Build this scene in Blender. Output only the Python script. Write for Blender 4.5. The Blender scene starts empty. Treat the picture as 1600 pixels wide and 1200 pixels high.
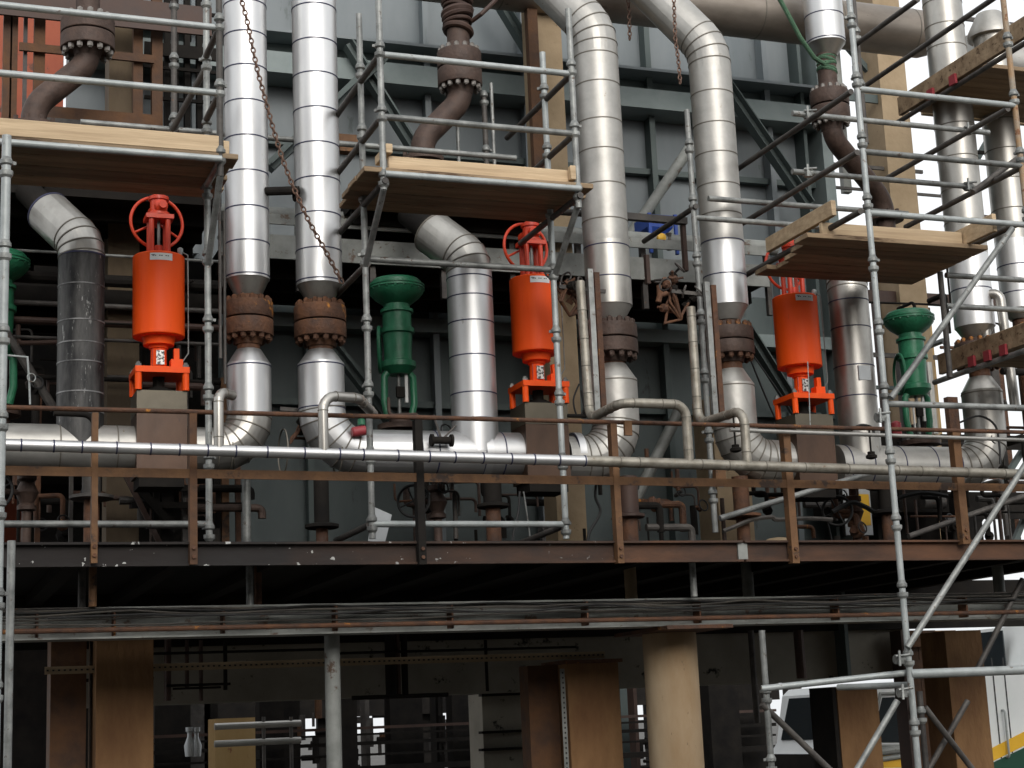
import bpy, math, random
from mathutils import Vector, Matrix
random.seed(7)
S = bpy.context.scene
# ------------------------------------------------------------------ camera, sky, sun, exposure
F = 2590.0
AZ = Vector((-550, 12600, -F)).normalized()
AX = Vector((7000, -230, -F)); AX = (AX - AZ * AX.dot(AZ)).normalized()
AY = AZ.cross(AX)
EYE = Vector((0, 0, 1.6))
cam = bpy.data.cameras.new('camera'); co = bpy.data.objects.new('camera', cam); S.collection.objects.link(co)
cam.sensor_width = 36; cam.lens = F / 1600 * 36; cam.clip_start = .05; cam.clip_end = 2000
co.matrix_world = Matrix(((AX.x, AX.y, AX.z, 0), (AY.x, AY.y, AY.z, 0), (AZ.x, AZ.y, AZ.z, 1.6), (0, 0, 0, 1)))
S.camera = co
SUN_EL, SUN_AZ = math.radians(27), math.radians(186)     # azimuth of the sun seen from above, clockwise from +Y
w = bpy.data.worlds.new('World'); S.world = w; w.use_nodes = True
nt = w.node_tree; bg = nt.nodes['Background']
sky = nt.nodes.new('ShaderNodeTexSky'); sky.sky_type = 'NISHITA'; sky.sun_disc = False
sky.sun_elevation = SUN_EL; sky.sun_rotation = SUN_AZ; sky.air_density = 1.6; sky.dust_density = 7; sky.ozone_density = .6
hs = nt.nodes.new('ShaderNodeHueSaturation'); hs.inputs['Saturation'].default_value = .2
cl = nt.nodes.new('ShaderNodeMix'); cl.data_type = 'RGBA'; cl.inputs[0].default_value = .62; cl.inputs[7].default_value = (8.6, 8.8, 9.0, 1)   # white overcast over the sky
nt.links.new(sky.outputs[0], hs.inputs['Color']); nt.links.new(hs.outputs[0], cl.inputs[6]); nt.links.new(cl.outputs[2], bg.inputs[0]); bg.inputs[1].default_value = .15
sl = bpy.data.lights.new('sun', 'SUN'); sl.energy = .6; sl.angle = math.radians(30); sl.color = (1, .97, .92)
so = bpy.data.objects.new('sun', sl); S.collection.objects.link(so)
sd = Vector((math.sin(SUN_AZ) * math.cos(SUN_EL), math.cos(SUN_AZ) * math.cos(SUN_EL), math.sin(SUN_EL)))
so.rotation_euler = sd.to_track_quat('Z', 'Y').to_euler()
S.view_settings.view_transform = 'Standard'; S.view_settings.look = 'None'
S.view_settings.exposure = 0.15; S.view_settings.gamma = 1
S.render.engine = 'CYCLES'
S.cycles.max_bounces = 6; S.cycles.caustics_reflective = False; S.cycles.caustics_refractive = False

# ------------------------------------------------------------------ measuring helpers (photo survey -> metres)
def W(u, v, y):                      # world point seen at photo pixel (u, v) on the plane Y = y
    d = Vector((u - 800, 600 - v, -F)); q = Vector((AX.dot(d), AY.dot(d), AZ.dot(d)))
    return EYE + q * (y / q.y)
def zv(x, y, v):                     # height on the vertical line (x, y) that is seen at photo row v
    A = AX * x + AY * y - AZ * 1.6
    k = (600 - v) / F                # A.y+z*AZ.y = k*-(A.z+z*AZ.z)
    return -(A.y + k * A.z) / (AZ.y + k * AZ.z)
def xu(y, z, u):                     # x on the line (y, z) that is seen at photo column u
    A = AY * y + AZ * (z - 1.6); k = (u - 800) / F
    return -(A.x + k * A.z) / (AX.x + k * AX.z)

# ------------------------------------------------------------------ materials
def lin(c): return tuple(c) + (1,)
def mat(name, c1, c2=None, rough=.6, metal=0, scale=6, c3=None, amt3=.25, bump=.1, stretch=(1, 1, 1), rvar=.12, lo=.35, hi=.65, scale3=None, spec=.5, bscale=None, aniso=0):
    m = bpy.data.materials.new(name); m.use_nodes = True; n = m.node_tree.nodes; L = m.node_tree.links
    b = n['Principled BSDF']; b.inputs['Metallic'].default_value = metal
    b.inputs['Specular IOR Level'].default_value = spec
    if aniso: b.inputs['Anisotropic'].default_value = aniso
    tc = n.new('ShaderNodeTexCoord'); mp = n.new('ShaderNodeMapping'); mp.inputs['Scale'].default_value = stretch
    L.new(tc.outputs['Object'], mp.inputs[0])
    nz = n.new('ShaderNodeTexNoise'); nz.inputs['Scale'].default_value = scale; nz.inputs['Detail'].default_value = 8; nz.inputs['Roughness'].default_value = .62
    L.new(mp.outputs[0], nz.inputs['Vector'])
    r = n.new('ShaderNodeValToRGB'); r.color_ramp.elements[0].position = lo; r.color_ramp.elements[1].position = hi
    r.color_ramp.elements[0].color = lin(c1); r.color_ramp.elements[1].color = lin(c2 or c1)
    L.new(nz.outputs['Fac'], r.inputs[0]); out = r.outputs[0]
    if c3:
        n3 = n.new('ShaderNodeTexNoise'); n3.inputs['Scale'].default_value = scale3 or scale * 3.1; n3.inputs['Detail'].default_value = 5; n3.inputs['Roughness'].default_value = .7
        mp3 = n.new('ShaderNodeMapping'); mp3.inputs['Scale'].default_value = stretch; mp3.inputs['Location'].default_value = (3, 7, 1)
        L.new(tc.outputs['Object'], mp3.inputs[0]); L.new(mp3.outputs[0], n3.inputs['Vector'])
        r3 = n.new('ShaderNodeValToRGB'); p = .72 - amt3 * .5
        r3.color_ramp.elements[0].position = p; r3.color_ramp.elements[1].position = p + .06
        L.new(n3.outputs['Fac'], r3.inputs[0]); mx = n.new('ShaderNodeMix'); mx.data_type = 'RGBA'
        L.new(r3.outputs[0], mx.inputs[0]); L.new(out, mx.inputs[6]); mx.inputs[7].default_value = lin(c3); out = mx.outputs[2]
    L.new(out, b.inputs['Base Color'])
    mr = n.new('ShaderNodeMapRange'); mr.inputs[3].default_value = max(.03, rough - rvar); mr.inputs[4].default_value = min(1, rough + rvar)
    L.new(nz.outputs['Fac'], mr.inputs[0]); L.new(mr.outputs[0], b.inputs['Roughness'])
    if bump:
        nb = n.new('ShaderNodeTexNoise'); nb.inputs['Scale'].default_value = bscale or scale * 4; nb.inputs['Detail'].default_value = 4
        L.new(mp.outputs[0], nb.inputs['Vector'])
        bp = n.new('ShaderNodeBump'); bp.inputs['Strength'].default_value = bump; bp.inputs['Distance'].default_value = .02
        L.new(nb.outputs['Fac'], bp.inputs['Height']); L.new(bp.outputs[0], b.inputs['Normal'])
    return m
M = {}
M['alu'] = mat('bright_aluminium', (.60, .60, .60), (.71, .71, .705), .43, .9, 3, (.50, .49, .46), .13, bump=.06, stretch=(1, 1, .3), rvar=.07, bscale=2.4, scale3=5)
M['alu_old'] = mat('aged_aluminium', (.37, .36, .335), (.47, .455, .425), .46, .7, 5, (.30, .26, .20), .10, bump=.38, bscale=4, rvar=.08)
M['alu_hdr'] = mat('shaded_brown_aluminium', (.20, .17, .14), (.33, .29, .25), .5, .6, 3, (.12, .09, .07), .15, bump=.15, bscale=5, stretch=(.4, 1, 1))  # header browned down, its underside shade painted into the whole colour
M['alu_small'] = mat('grimy_small_bore_aluminium', (.20, .18, .145), (.36, .335, .285), .48, .55, 9, (.18, .12, .08), .2, bump=.2, bscale=14)
M['alu_dull'] = mat('dull_aluminium', (.32, .305, .28), (.48, .465, .43), .38, .85, 4, (.25, .22, .18), .12, bump=.05, bscale=5, stretch=(1, 1, .5))
M['alu_soot'] = mat('sooty_aluminium', (.012, .012, .013), (.12, .117, .112), .55, .35, 5, (.28, .28, .27), .22, bump=.2, stretch=(1.8, 1.8, .4), scale3=18, bscale=6, lo=.38, hi=.72)
M['band'] = mat('blue_black_band', (.035, .037, .08), rough=.5, metal=.3, bump=0)
M['seam'] = mat('grey_seam', (.17, .155, .13), rough=.6, metal=.4, bump=0)
M['seam_dk'] = mat('sooty_seam', (.03, .03, .03), (.4, .4, .4), rough=.6, metal=.4, bump=0, scale=5)
M['galv'] = mat('galvanised_steel', (.15, .155, .15), (.34, .35, .335), .5, .4, 7, (.10, .075, .06), .22, bump=.1, scale3=14)
M['galv_lt'] = mat('pale_galvanised_steel', (.30, .325, .32), (.44, .465, .46), .5, .3, 6, (.15, .115, .09), .20, bump=.06, scale3=16)
M['galv_dk'] = mat('dark_weathered_steel', (.05, .045, .042), (.11, .10, .09), .6, .3, 8, (.20, .09, .04), .15, bump=.15)
M['rustpole'] = mat('rusty_tube', (.36, .20, .08), (.30, .27, .22), .65, .2, 5, (.20, .08, .03), .3, bump=.2)
M['cast'] = mat('brown_cast_steel', (.050, .031, .024), (.095, .060, .046), .62, .25, 10, (.16, .12, .10), .10, bump=.25)
M['rust'] = mat('rust', (.07, .035, .022), (.15, .065, .030), .75, .1, 9, (.50, .20, .03), .20, bump=.4, scale3=5)
M['rust_or'] = mat('orange_rust', (.11, .052, .022), (.20, .10, .042), .75, .05, 5, (.05, .03, .02), .32, bump=.25, scale3=4)
M['rust_br'] = mat('brown_rust', (.06, .028, .014), (.13, .058, .022), .75, .05, 5, (.22, .09, .03), .12, bump=.25, scale3=4)
M['fascia'] = mat('fascia_paint', (.034, .018, .012), (.13, .058, .028), .75, 0, 2.2, (.05, .03, .02), .22, bump=.25, stretch=(.5, 1, 1.5), scale3=3)
M['fascia_blk'] = mat('spattered_black_paint', (.012, .010, .010), (.030, .020, .017), .75, 0, 2, (.55, .55, .53), .21, bump=.25, scale3=15, spec=.2)
M['block'] = mat('brown_heat_stained_steel', (.060, .034, .022), (.100, .056, .035), .42, .4, 3, (.035, .024, .02), .2, bump=.12, stretch=(1, 1, .5))
M['block_top'] = mat('olive_steel_cover', (.095, .082, .058), (.135, .115, .082), .42, .4, 3, bump=.08)
M['orange'] = mat('orange_paint', (.95, .088, .006), (.98, .105, .007), .5, 0, 5, (.66, .06, .008), .13, bump=.05, bscale=30, rvar=.06, spec=.25, stretch=(3, 3, .35))
M['orange_shade'] = mat('shaded_orange_paint', (.50, .035, .010), (.60, .05, .012), .42, 0, 6, bump=.05)  # the valve orange again, with shade on heads and posts painted in
M['green'] = mat('green_paint', (.016, .13, .062), (.028, .19, .095), .42, 0, 8, (.02, .08, .045), .14, bump=.2)
M['timber'] = mat('new_timber', (.42, .30, .18), (.62, .47, .30), .75, 0, 4, (.28, .17, .09), .12, bump=.15, stretch=(.3, 3, 6), scale3=5)
M['timber_dk'] = mat('wet_timber', (.19, .125, .07), (.38, .275, .17), .8, 0, 3, (.09, .05, .025), .3, bump=.2, stretch=(.35, 3, 3), scale3=4)
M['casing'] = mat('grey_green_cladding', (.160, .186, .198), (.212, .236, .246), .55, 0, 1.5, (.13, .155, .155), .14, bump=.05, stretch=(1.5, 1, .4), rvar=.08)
M['casing_shade'] = mat('shaded_grey_green_cladding', (.060, .078, .078), (.105, .128, .126), .6, 0, 1.2, (.045, .05, .048), .2, bump=.05, stretch=(1.2, 1, .4))  # casing colour deepened to paint in the shade below the walkway
M['casing_dk'] = mat('dark_green_grey_steel', (.065, .085, .082), (.095, .12, .115), .6, .1, 2, bump=.05)
M['casing_lt'] = mat('pale_green_grey_steel', (.175, .215, .21), (.23, .27, .265), .55, 0, 3, bump=.05)
M['steel_grey'] = mat('grey_painted_steel', (.12, .125, .115), (.30, .31, .29), .6, .1, 2.2, (.09, .055, .035), .25, bump=.1)
M['steel_blk'] = mat('shade_black_steel', (.010, .009, .0085), (.022, .019, .016), .85, 0, 4, bump=.1, spec=.15)  # near-black steel, doubling as painted shade under the floors and deck
M['tan'] = mat('tan_fireproofing', (.30, .22, .13), (.40, .30, .19), .85, 0, 3, (.16, .11, .07), .13, bump=.25, scale3=30)
M['bolt_lt'] = mat('worn_bolt_steel', (.16, .145, .13), (.28, .26, .24), .5, .3, 20, bump=0)
M['tan_shade'] = mat('shaded_dirty_tan_fireproofing', (.10, .072, .045), (.19, .14, .085), .85, 0, 2.5, (.06, .04, .03), .15, bump=.25, stretch=(1, 1, .4), scale3=8)  # tan deepened for the shade on the left column, plus dirt blotches
M['tan_col'] = mat('stained_tan_concrete', (.29, .19, .10), (.46, .36, .24), .85, 0, 1.6, (.17, .12, .07), .14, bump=.3, stretch=(1, 1, .35), scale3=26)
M['maroon2'] = None; del M['maroon2']
M['brown_col'] = mat('rust_stained_concrete', (.14, .065, .024), (.27, .15, .065), .88, 0, 1.7, (.06, .035, .02), .13, bump=.35, stretch=(1.3, 1.3, .5), scale3=24, bscale=20)
M['ltan'] = mat('ochre_steelwork', (.42, .27, .10), (.50, .34, .15), .75, 0, 3, (.25, .10, .05), .2, bump=.1, stretch=(1, 1, .4))
M['maroon'] = mat('dark_maroon_steel', (.045, .024, .018), (.075, .040, .028), .6, .1, 4, bump=.1)
M['black'] = mat('black_rubber', (.012, .012, .012), (.02, .02, .02), .6, 0, 5, bump=0)
M['cable'] = mat('grey_cable', (.03, .027, .025), (.10, .09, .075), .6, 0, 2, bump=0)
M['white'] = mat('white_paint', (.74, .77, .76), (.80, .82, .81), .35, 0, 2, bump=0)
M['label'] = mat('white_label', (.72, .72, .70), (.78, .78, .76), .5, 0, 9, bump=0)
M['ink'] = mat('black_ink', (.03, .03, .03), rough=.6, bump=0)
M['yellow'] = mat('yellow_paint', (.75, .42, .02), (.80, .46, .03), .4, 0, 4, bump=0)
M['dgreen'] = mat('dark_green_vehicle_paint', (.01, .06, .035), rough=.3, bump=0)
M['glass'] = mat('dark_window_glass', (.02, .025, .028), rough=.08, metal=0, bump=0, rvar=.02, spec=.8)
M['rope'] = mat('green_rope', (.05, .12, .07), (.09, .17, .10), .9, 0, 30, bump=.5)
M['chain'] = mat('rusty_chain_steel', (.13, .075, .055), (.24, .15, .11), .6, .5, 30, bump=.1)
M['blue'] = mat('blue_paint', (.02, .07, .36), (.03, .09, .42), .45, 0, 4, bump=.05)
M['red'] = mat('red_paint', (.28, .03, .04), (.36, .05, .06), .5, 0, 6, bump=.05)
M['redwall'] = mat('orange_red_cladding', (.30, .06, .028), (.38, .09, .04), .7, 0, 2, (.12, .05, .03), .25, bump=.1)
M['conc'] = mat('concrete', (.22, .20, .17), (.30, .28, .24), .85, 0, 1.5, (.14, .12, .10), .2, bump=.15)
M['ground'] = mat('ground_concrete', (.045, .042, .038), (.085, .08, .07), .85, 0, .6, (.03, .03, .028), .25, bump=.1)
M['plate'] = mat('stamped_nameplate', (.62, .63, .60), (.05, .05, .05), .4, .4, 60, bump=0, lo=.50, hi=.54)
M['sootwall'] = mat('sooty_concrete', (.24, .225, .185), (.36, .335, .28), .85, 0, 1.5, (.015, .014, .012), .2, bump=.1)
M['blocker'] = mat('dark_blocker', (.05, .045, .04), (.08, .07, .065), .8, 0, .3, bump=0)
M['paper'] = mat('grey_sheet_metal', (.45, .47, .48), (.5, .52, .53), .5, .3, 5, bump=0)

def soot(m, x0, x1, c=(.008, .007, .007), fleck=(.5, .5, .48)):      # soot fading out along the beam, with paint flecks where it is black
    n = m.node_tree.nodes; L = m.node_tree.links; b = n['Principled BSDF']; src = b.inputs['Base Color'].links[0].from_socket
    tc = n.new('ShaderNodeTexCoord'); sx = n.new('ShaderNodeSeparateXYZ'); L.new(tc.outputs['Object'], sx.inputs[0])
    nz = n.new('ShaderNodeTexNoise'); nz.inputs['Scale'].default_value = 1.1; nz.inputs['Detail'].default_value = 6; L.new(tc.outputs['Object'], nz.inputs['Vector'])
    ad = n.new('ShaderNodeMath'); ad.operation = 'MULTIPLY_ADD'; ad.inputs[1].default_value = 3.2; L.new(nz.outputs['Fac'], ad.inputs[0]); L.new(sx.outputs['X'], ad.inputs[2])
    mr = n.new('ShaderNodeMapRange'); mr.inputs[1].default_value = x0 + 1.6; mr.inputs[2].default_value = x1 + 1.6; mr.inputs[3].default_value = .95; mr.inputs[4].default_value = 0; L.new(ad.outputs[0], mr.inputs[0])
    m1 = n.new('ShaderNodeMix'); m1.data_type = 'RGBA'; L.new(mr.outputs[0], m1.inputs[0]); L.new(src, m1.inputs[6]); m1.inputs[7].default_value = lin(c)
    vo = n.new('ShaderNodeTexNoise'); vo.inputs['Scale'].default_value = 16; vo.inputs['Detail'].default_value = 3; L.new(tc.outputs['Object'], vo.inputs['Vector'])
    rp = n.new('ShaderNodeValToRGB'); rp.color_ramp.elements[0].position = .665; rp.color_ramp.elements[1].position = .68; L.new(vo.outputs['Fac'], rp.inputs[0])
    mu = n.new('ShaderNodeMath'); mu.operation = 'MULTIPLY'; L.new(rp.outputs[0], mu.inputs[0]); L.new(mr.outputs[0], mu.inputs[1])
    m2 = n.new('ShaderNodeMix'); m2.data_type = 'RGBA'; L.new(mu.outputs[0], m2.inputs[0]); L.new(m1.outputs[2], m2.inputs[6]); m2.inputs[7].default_value = lin(fleck); L.new(m2.outputs[2], b.inputs['Base Color'])
def vary(m, amt=.5):
    n = m.node_tree.nodes; L = m.node_tree.links; b = n['Principled BSDF']; src = b.inputs['Base Color'].links[0].from_socket
    oi = n.new('ShaderNodeObjectInfo'); hsv = n.new('ShaderNodeHueSaturation'); mr = n.new('ShaderNodeMapRange'); mr.inputs[3].default_value = 1 - amt; mr.inputs[4].default_value = 1 + amt * .6
    L.new(oi.outputs['Random'], mr.inputs[0]); L.new(mr.outputs[0], hsv.inputs['Value']); L.new(src, hsv.inputs['Color']); L.new(hsv.outputs[0], b.inputs['Base Color'])
vary(M['timber_dk'], .4); vary(M['orange'], .10); vary(M['green'], .25); vary(M['alu'], .08); vary(M['timber'], .2); vary(M['galv'], .3); vary(M['rust'], .25); vary(M['galv_dk'], .3)
# ------------------------------------------------------------------ mesh builder
ZU = Vector((0, 0, 1))
def basis(d):
    d = d.normalized(); a = Vector((0, 0, 1)) if abs(d.z) < .95 else Vector((1, 0, 0))
    x = d.cross(a).normalized(); return x, x.cross(d).normalized() * -1, d
class MB:
    def __init__(s): s.v = []; s.f = []; s.sharp = 28
    def ring(s, c, x, y, r, n, ph=0):
        i = len(s.v); s.v += [c + (x * math.cos(ph + 2 * math.pi * k / n) + y * math.sin(ph + 2 * math.pi * k / n)) * r for k in range(n)]; return i
    def bridge(s, a, b, n): s.f += [(a + k, a + (k + 1) % n, b + (k + 1) % n, b + k) for k in range(n)]
    def lathe(s, p, d, prof, n=24, caps=True):
        x, y, d = basis(Vector(d)); p = Vector(p); prev = None
        for k, (r, h) in enumerate(prof):
            i = s.ring(p + d * h, x, y, max(r, 1e-4), n)
            if prev is not None: s.bridge(prev, i, n)
            elif caps: s.f.append(tuple(range(i + n - 1, i - 1, -1)))
            prev = i
        if caps: s.f.append(tuple(range(prev, prev + n)))
        return s
    def cyl(s, a, b, r, r1=None, n=20, caps=True):
        a = Vector(a); b = Vector(b); return s.lathe(a, b - a, [(r, 0), (r if r1 is None else r1, (b - a).length)], n, caps)
    def tube(s, pts, r, n=20, caps=True):
        pts = [Vector(p) for p in pts]; T = []
        for i in range(len(pts)):
            a = (pts[i] - pts[i - 1]).normalized() if i else None; b = (pts[i + 1] - pts[i]).normalized() if i < len(pts) - 1 else None
            T.append((a + b).normalized() if a and b else (a or b))
        x, y, _ = basis(T[0]); prev = None
        for i, p in enumerate(pts):
            t = T[i]; x = (x - t * x.dot(t)).normalized(); y = t.cross(x)
            rr = r[i] if isinstance(r, (list, tuple)) else r
            k = s.ring(p, x, y, rr, n)
            if 0 < i < len(pts) - 1:   # mitre widening
                a = (pts[i] - pts[i - 1]).normalized(); c = max(.5, a.dot(t)); bd = (pts[i + 1] - pts[i]).normalized() - a
                if bd.length > 1e-5:
                    bd.normalize(); 
                    for q in range(k, k + n):
                        o = s.v[q] - p; s.v[q] = s.v[q] + bd * o.dot(bd) * (1 / c - 1)
            if prev is not None: s.bridge(prev, k, n)
            elif caps: s.f.append(tuple(range(k + n - 1, k - 1, -1)))
            prev = k
        if caps: s.f.append(tuple(range(prev, prev + n)))
        return s
    def hexa(s, P):
        i = len(s.v); s.v += [Vector(p) for p in P]
        s.f += [(i, i + 3, i + 2, i + 1), (i + 4, i + 5, i + 6, i + 7), (i, i + 1, i + 5, i + 4), (i + 1, i + 2, i + 6, i + 5), (i + 2, i + 3, i + 7, i + 6), (i + 3, i, i + 4, i + 7)]; return s
    def box(s, x0, x1, y0, y1, z0, z1):
        return s.hexa([(x0, y0, z0), (x1, y0, z0), (x1, y1, z0), (x0, y1, z0), (x0, y0, z1), (x1, y0, z1), (x1, y1, z1), (x0, y1, z1)])
    def beam(s, a, b, w, h, up=ZU):
        a = Vector(a); b = Vector(b); d = (b - a).normalized(); x = d.cross(up).normalized() if abs(d.dot(up)) < .99 else Vector((1, 0, 0)); y = x.cross(d)
        P = []
        for p in (a, b): P += [p + x * i * w / 2 + y * j * h / 2 for i, j in ((-1, -1), (1, -1), (1, 1), (-1, 1))]
        return s.hexa(P)
    def ibeam(s, a, b, w, h, t=.014, up=ZU):       # flanges across, web upright
        a = Vector(a); b = Vector(b); d = (b - a).normalized(); x = d.cross(up).normalized(); y = x.cross(d)
        s.beam(a + y * (h / 2 - t / 2), b + y * (h / 2 - t / 2), w, t, up); s.beam(a - y * (h / 2 - t / 2), b - y * (h / 2 - t / 2), w, t, up)
        return s.beam(a, b, t, h - 2 * t - .002, up)
    def torus(s, c, nrm, R, r, n=32, m=10, a0=0, a1=2 * math.pi):
        x, y, d = basis(Vector(nrm)); c = Vector(c); full = abs(a1 - a0 - 2 * math.pi) < 1e-4
        st = len(s.v); N = n if full else n + 1
        for i in range(N):
            a = a0 + (a1 - a0) * i / n; e = x * math.cos(a) + y * math.sin(a)
            for j in range(m):
                b = 2 * math.pi * j / m; s.v.append(c + e * (R + r * math.cos(b)) + d * r * math.sin(b))
        for i in range(N if full else N - 1):
            for j in range(m): s.f.append((st + i * m + j, st + ((i + 1) % N) * m + j, st + ((i + 1) % N) * m + (j + 1) % m, st + i * m + (j + 1) % m))
        return s
    def hexnut(s, p, d, r, h): return s.lathe(p, d, [(r, 0), (r, h)], 6)
    def build(s, name, m, parent=None, label=None, org=None):
        me = bpy.data.meshes.new(name)
        if parent is None:
            org = Vector(org) if org is not None else sum(s.v, Vector()) / len(s.v)
            if org is not None: org = Vector((org.x, org.y, min(v.z for v in s.v)))
        else:
            q = parent
            while q.parent: q = q.parent
            org = q.location
        me.from_pydata([v - org for v in s.v], [], s.f); me.materials.append(M[m]); me.validate()
        me.shade_smooth(); me.set_sharp_from_angle(angle=math.radians(s.sharp))
        o = bpy.data.objects.new(name, me); S.collection.objects.link(o)
        if parent is None: o.location = org
        else: o.parent = parent
        if label: o['label'] = label
        return o
def bool_recalc(): pass
def thing(name, label, cat, loc, group=None):
    o = bpy.data.objects.new(name, None); S.collection.objects.link(o); o.location = loc; o.empty_display_size = .1
    o['label'] = label; o['category'] = cat
    if group: o['group'] = group
    return o
def tag(o, label, cat, group=None):
    o['label'] = label; o['category'] = cat
    if group: o['group'] = group
    return o
def kids(o): return [c for c in bpy.data.objects if c.parent == o]
def copy_tree(o, parent=None):
    c = o.copy(); S.collection.objects.link(c)
    if parent: c.parent = parent
    for k in kids(o): copy_tree(k, c)
    return c
def bend(pts, R, n=5):                 # round the corners of a path with arcs of n segments
    pts = [Vector(p) for p in pts]; out = [pts[0]]; arcs = []
    for i in range(1, len(pts) - 1):
        a = (pts[i - 1] - pts[i]); b = (pts[i + 1] - pts[i]); la, lb = a.length, b.length; a.normalize(); b.normalize()
        th = math.pi - a.angle(b)
        t = min(R * math.tan(th / 2), la * .49 if i > 1 else la * .98, lb * .49 if i < len(pts) - 2 else lb * .98); r = t / math.tan(th / 2)
        bis = (a + b).normalized(); c = pts[i] + bis * (r / math.cos(th / 2)); s0 = pts[i] + a * t - c; s1 = pts[i] + b * t - c
        st = len(out)
        for k in range(n + 1):
            f = k / n; out.append(c + (s0 * math.sin((1 - f) * th) + s1 * math.sin(f * th)) / math.sin(th))
        arcs.append((st, len(out) - 1))
    out.append(pts[-1]); return out, arcs

# ------------------------------------------------------------------ pipe building blocks
def band(th, p, d, r, m='band', w=.016, h=.0035):
    d = Vector(d).normalized(); MB().lathe(Vector(p) - d * w / 2, d, [(r - .003, 0), (r + h, .0015), (r + h, w - .0015), (r - .003, w)], 40, False).build('band', m, th)
def jacket(th, a, b, r, m, bands=(), bm='band', name='jacket', bw=.012, label=None):
    a = Vector(a); b = Vector(b); L = (b - a).length
    o = MB().cyl(a, b, r, n=40).build(name, m, th, label)
    for t in bands: band(th, a + (b - a).normalized() * t, b - a, r, bm, bw)
    return o
def run(L, s, off=.1):
    out = []; t = off
    while t < L - .04: out.append(t + random.uniform(-.01, .01)); t += s
    return out
def elbow(th, pts, R, r, m, bm='band', n=5, bw=.012, name='elbow', seams=True):
    P, arcs = bend(pts, R, n); mb = MB(); mb.sharp = 9; mb.tube(P, r, 40); mb.build(name, m, th)
    if seams:
        for a, b in arcs:
            for k in range(a, b + 1):
                d = P[min(k + 1, len(P) - 1)] - P[max(k - 1, 0)]
                c = max(.9, 1)
                band(th, P[k], d, r * 1.004 if k in (a, b) else r * 1.012, bm, bw, .004)
    return P
def bolts(th, fl, c, r, n, z0, z1, m, br=.017):
    me = None
    for k in range(n):
        a = 2 * math.pi * (k + .5) / n; p = Vector((c[0] + math.cos(a) * r, c[1] + math.sin(a) * r, 0))
        if me is None:
            mb = MB(); mb.lathe((0, 0, z0), ZU, [(br * .62, 0), (br * .62, .012), (br, .0125), (br, .034), (br * .7, .036)], 6)
            mb.lathe((0, 0, z1), -ZU, [(br * .62, 0), (br * .62, .012), (br, .0125), (br, .034), (br * .7, .036)], 6)
            me = bpy.data.meshes.new('bolt'); me.from_pydata([tuple(v) for v in mb.v], [], mb.f); me.materials.append(M[m])
        o = bpy.data.objects.new('bolt', me); S.collection.objects.link(o); o.parent = fl
        root = fl
        while root.parent: root = root.parent
        o.location = p - root.location
def flange_pair(th, x, y, zt, zb, rf, rp, m='rust', n=12, nutm='rust'):
    """two bolted flange discs between heights zb..zt with hubs on a bare pipe of radius rp"""
    H = zt - zb; g = H * .04
    for (a, b, s) in ((zb + H * .5 + g / 2, zt - H * .12, 1), (zb + H * .12, zb + H * .5 - g / 2, -1)):
        mb = MB(); h = b - a
        prof = [(rf * .985, 0), (rf, .006), (rf, h - .006), (rf * .985, h)]
        if s > 0: prof += [(rp * 1.25, h + .001), (rp * 1.05, h + H * .2)]
        else: prof = [(rp * 1.05, -H * .2), (rp * 1.25, -.001)] + prof
        mb.lathe((x, y, a), ZU, prof, 40); fl = mb.build('flange', m, th)
        if s > 0: bolts(th, fl, (x, y), rf * .84, n, b - .001 - 0, b - .03, nutm) if False else None
        me_z = b if s > 0 else a
        mbz = MB(); me = None
        for k in range(n):
            an = 2 * math.pi * (k + .5) / n
            if me is None:
                q = MB(); d = ZU * s; br = rf * .115
                q.lathe((0, 0, me_z), d, [(br, 0), (br, br * 1.5), (br * .85, br * 1.65), (br * .55, br * 1.66), (br * .55, br * 1.95)], 6)
                me = bpy.data.meshes.new('bolt'); me.from_pydata([tuple(v) for v in q.v], [], q.f); me.materials.append(M[nutm])
            o = bpy.data.objects.new('bolt', me); S.collection.objects.link(o); o.parent = fl
            o.location = Vector((x + math.cos(an) * rf * .84, y + math.sin(an) * rf * .84, 0)) - th.location
    MB().cyl((x, y, zb + H * .5 - g / 2), (x, y, zb + H * .5 + g / 2), rf * .8, n=32).build('gasket', 'black', th)

# ================================================================== SETTING
YW = 14.8
o = MB().box(-300, 300, -60, 900, -1, 0).build('ground', 'ground'); o['kind'] = 'structure'
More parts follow.
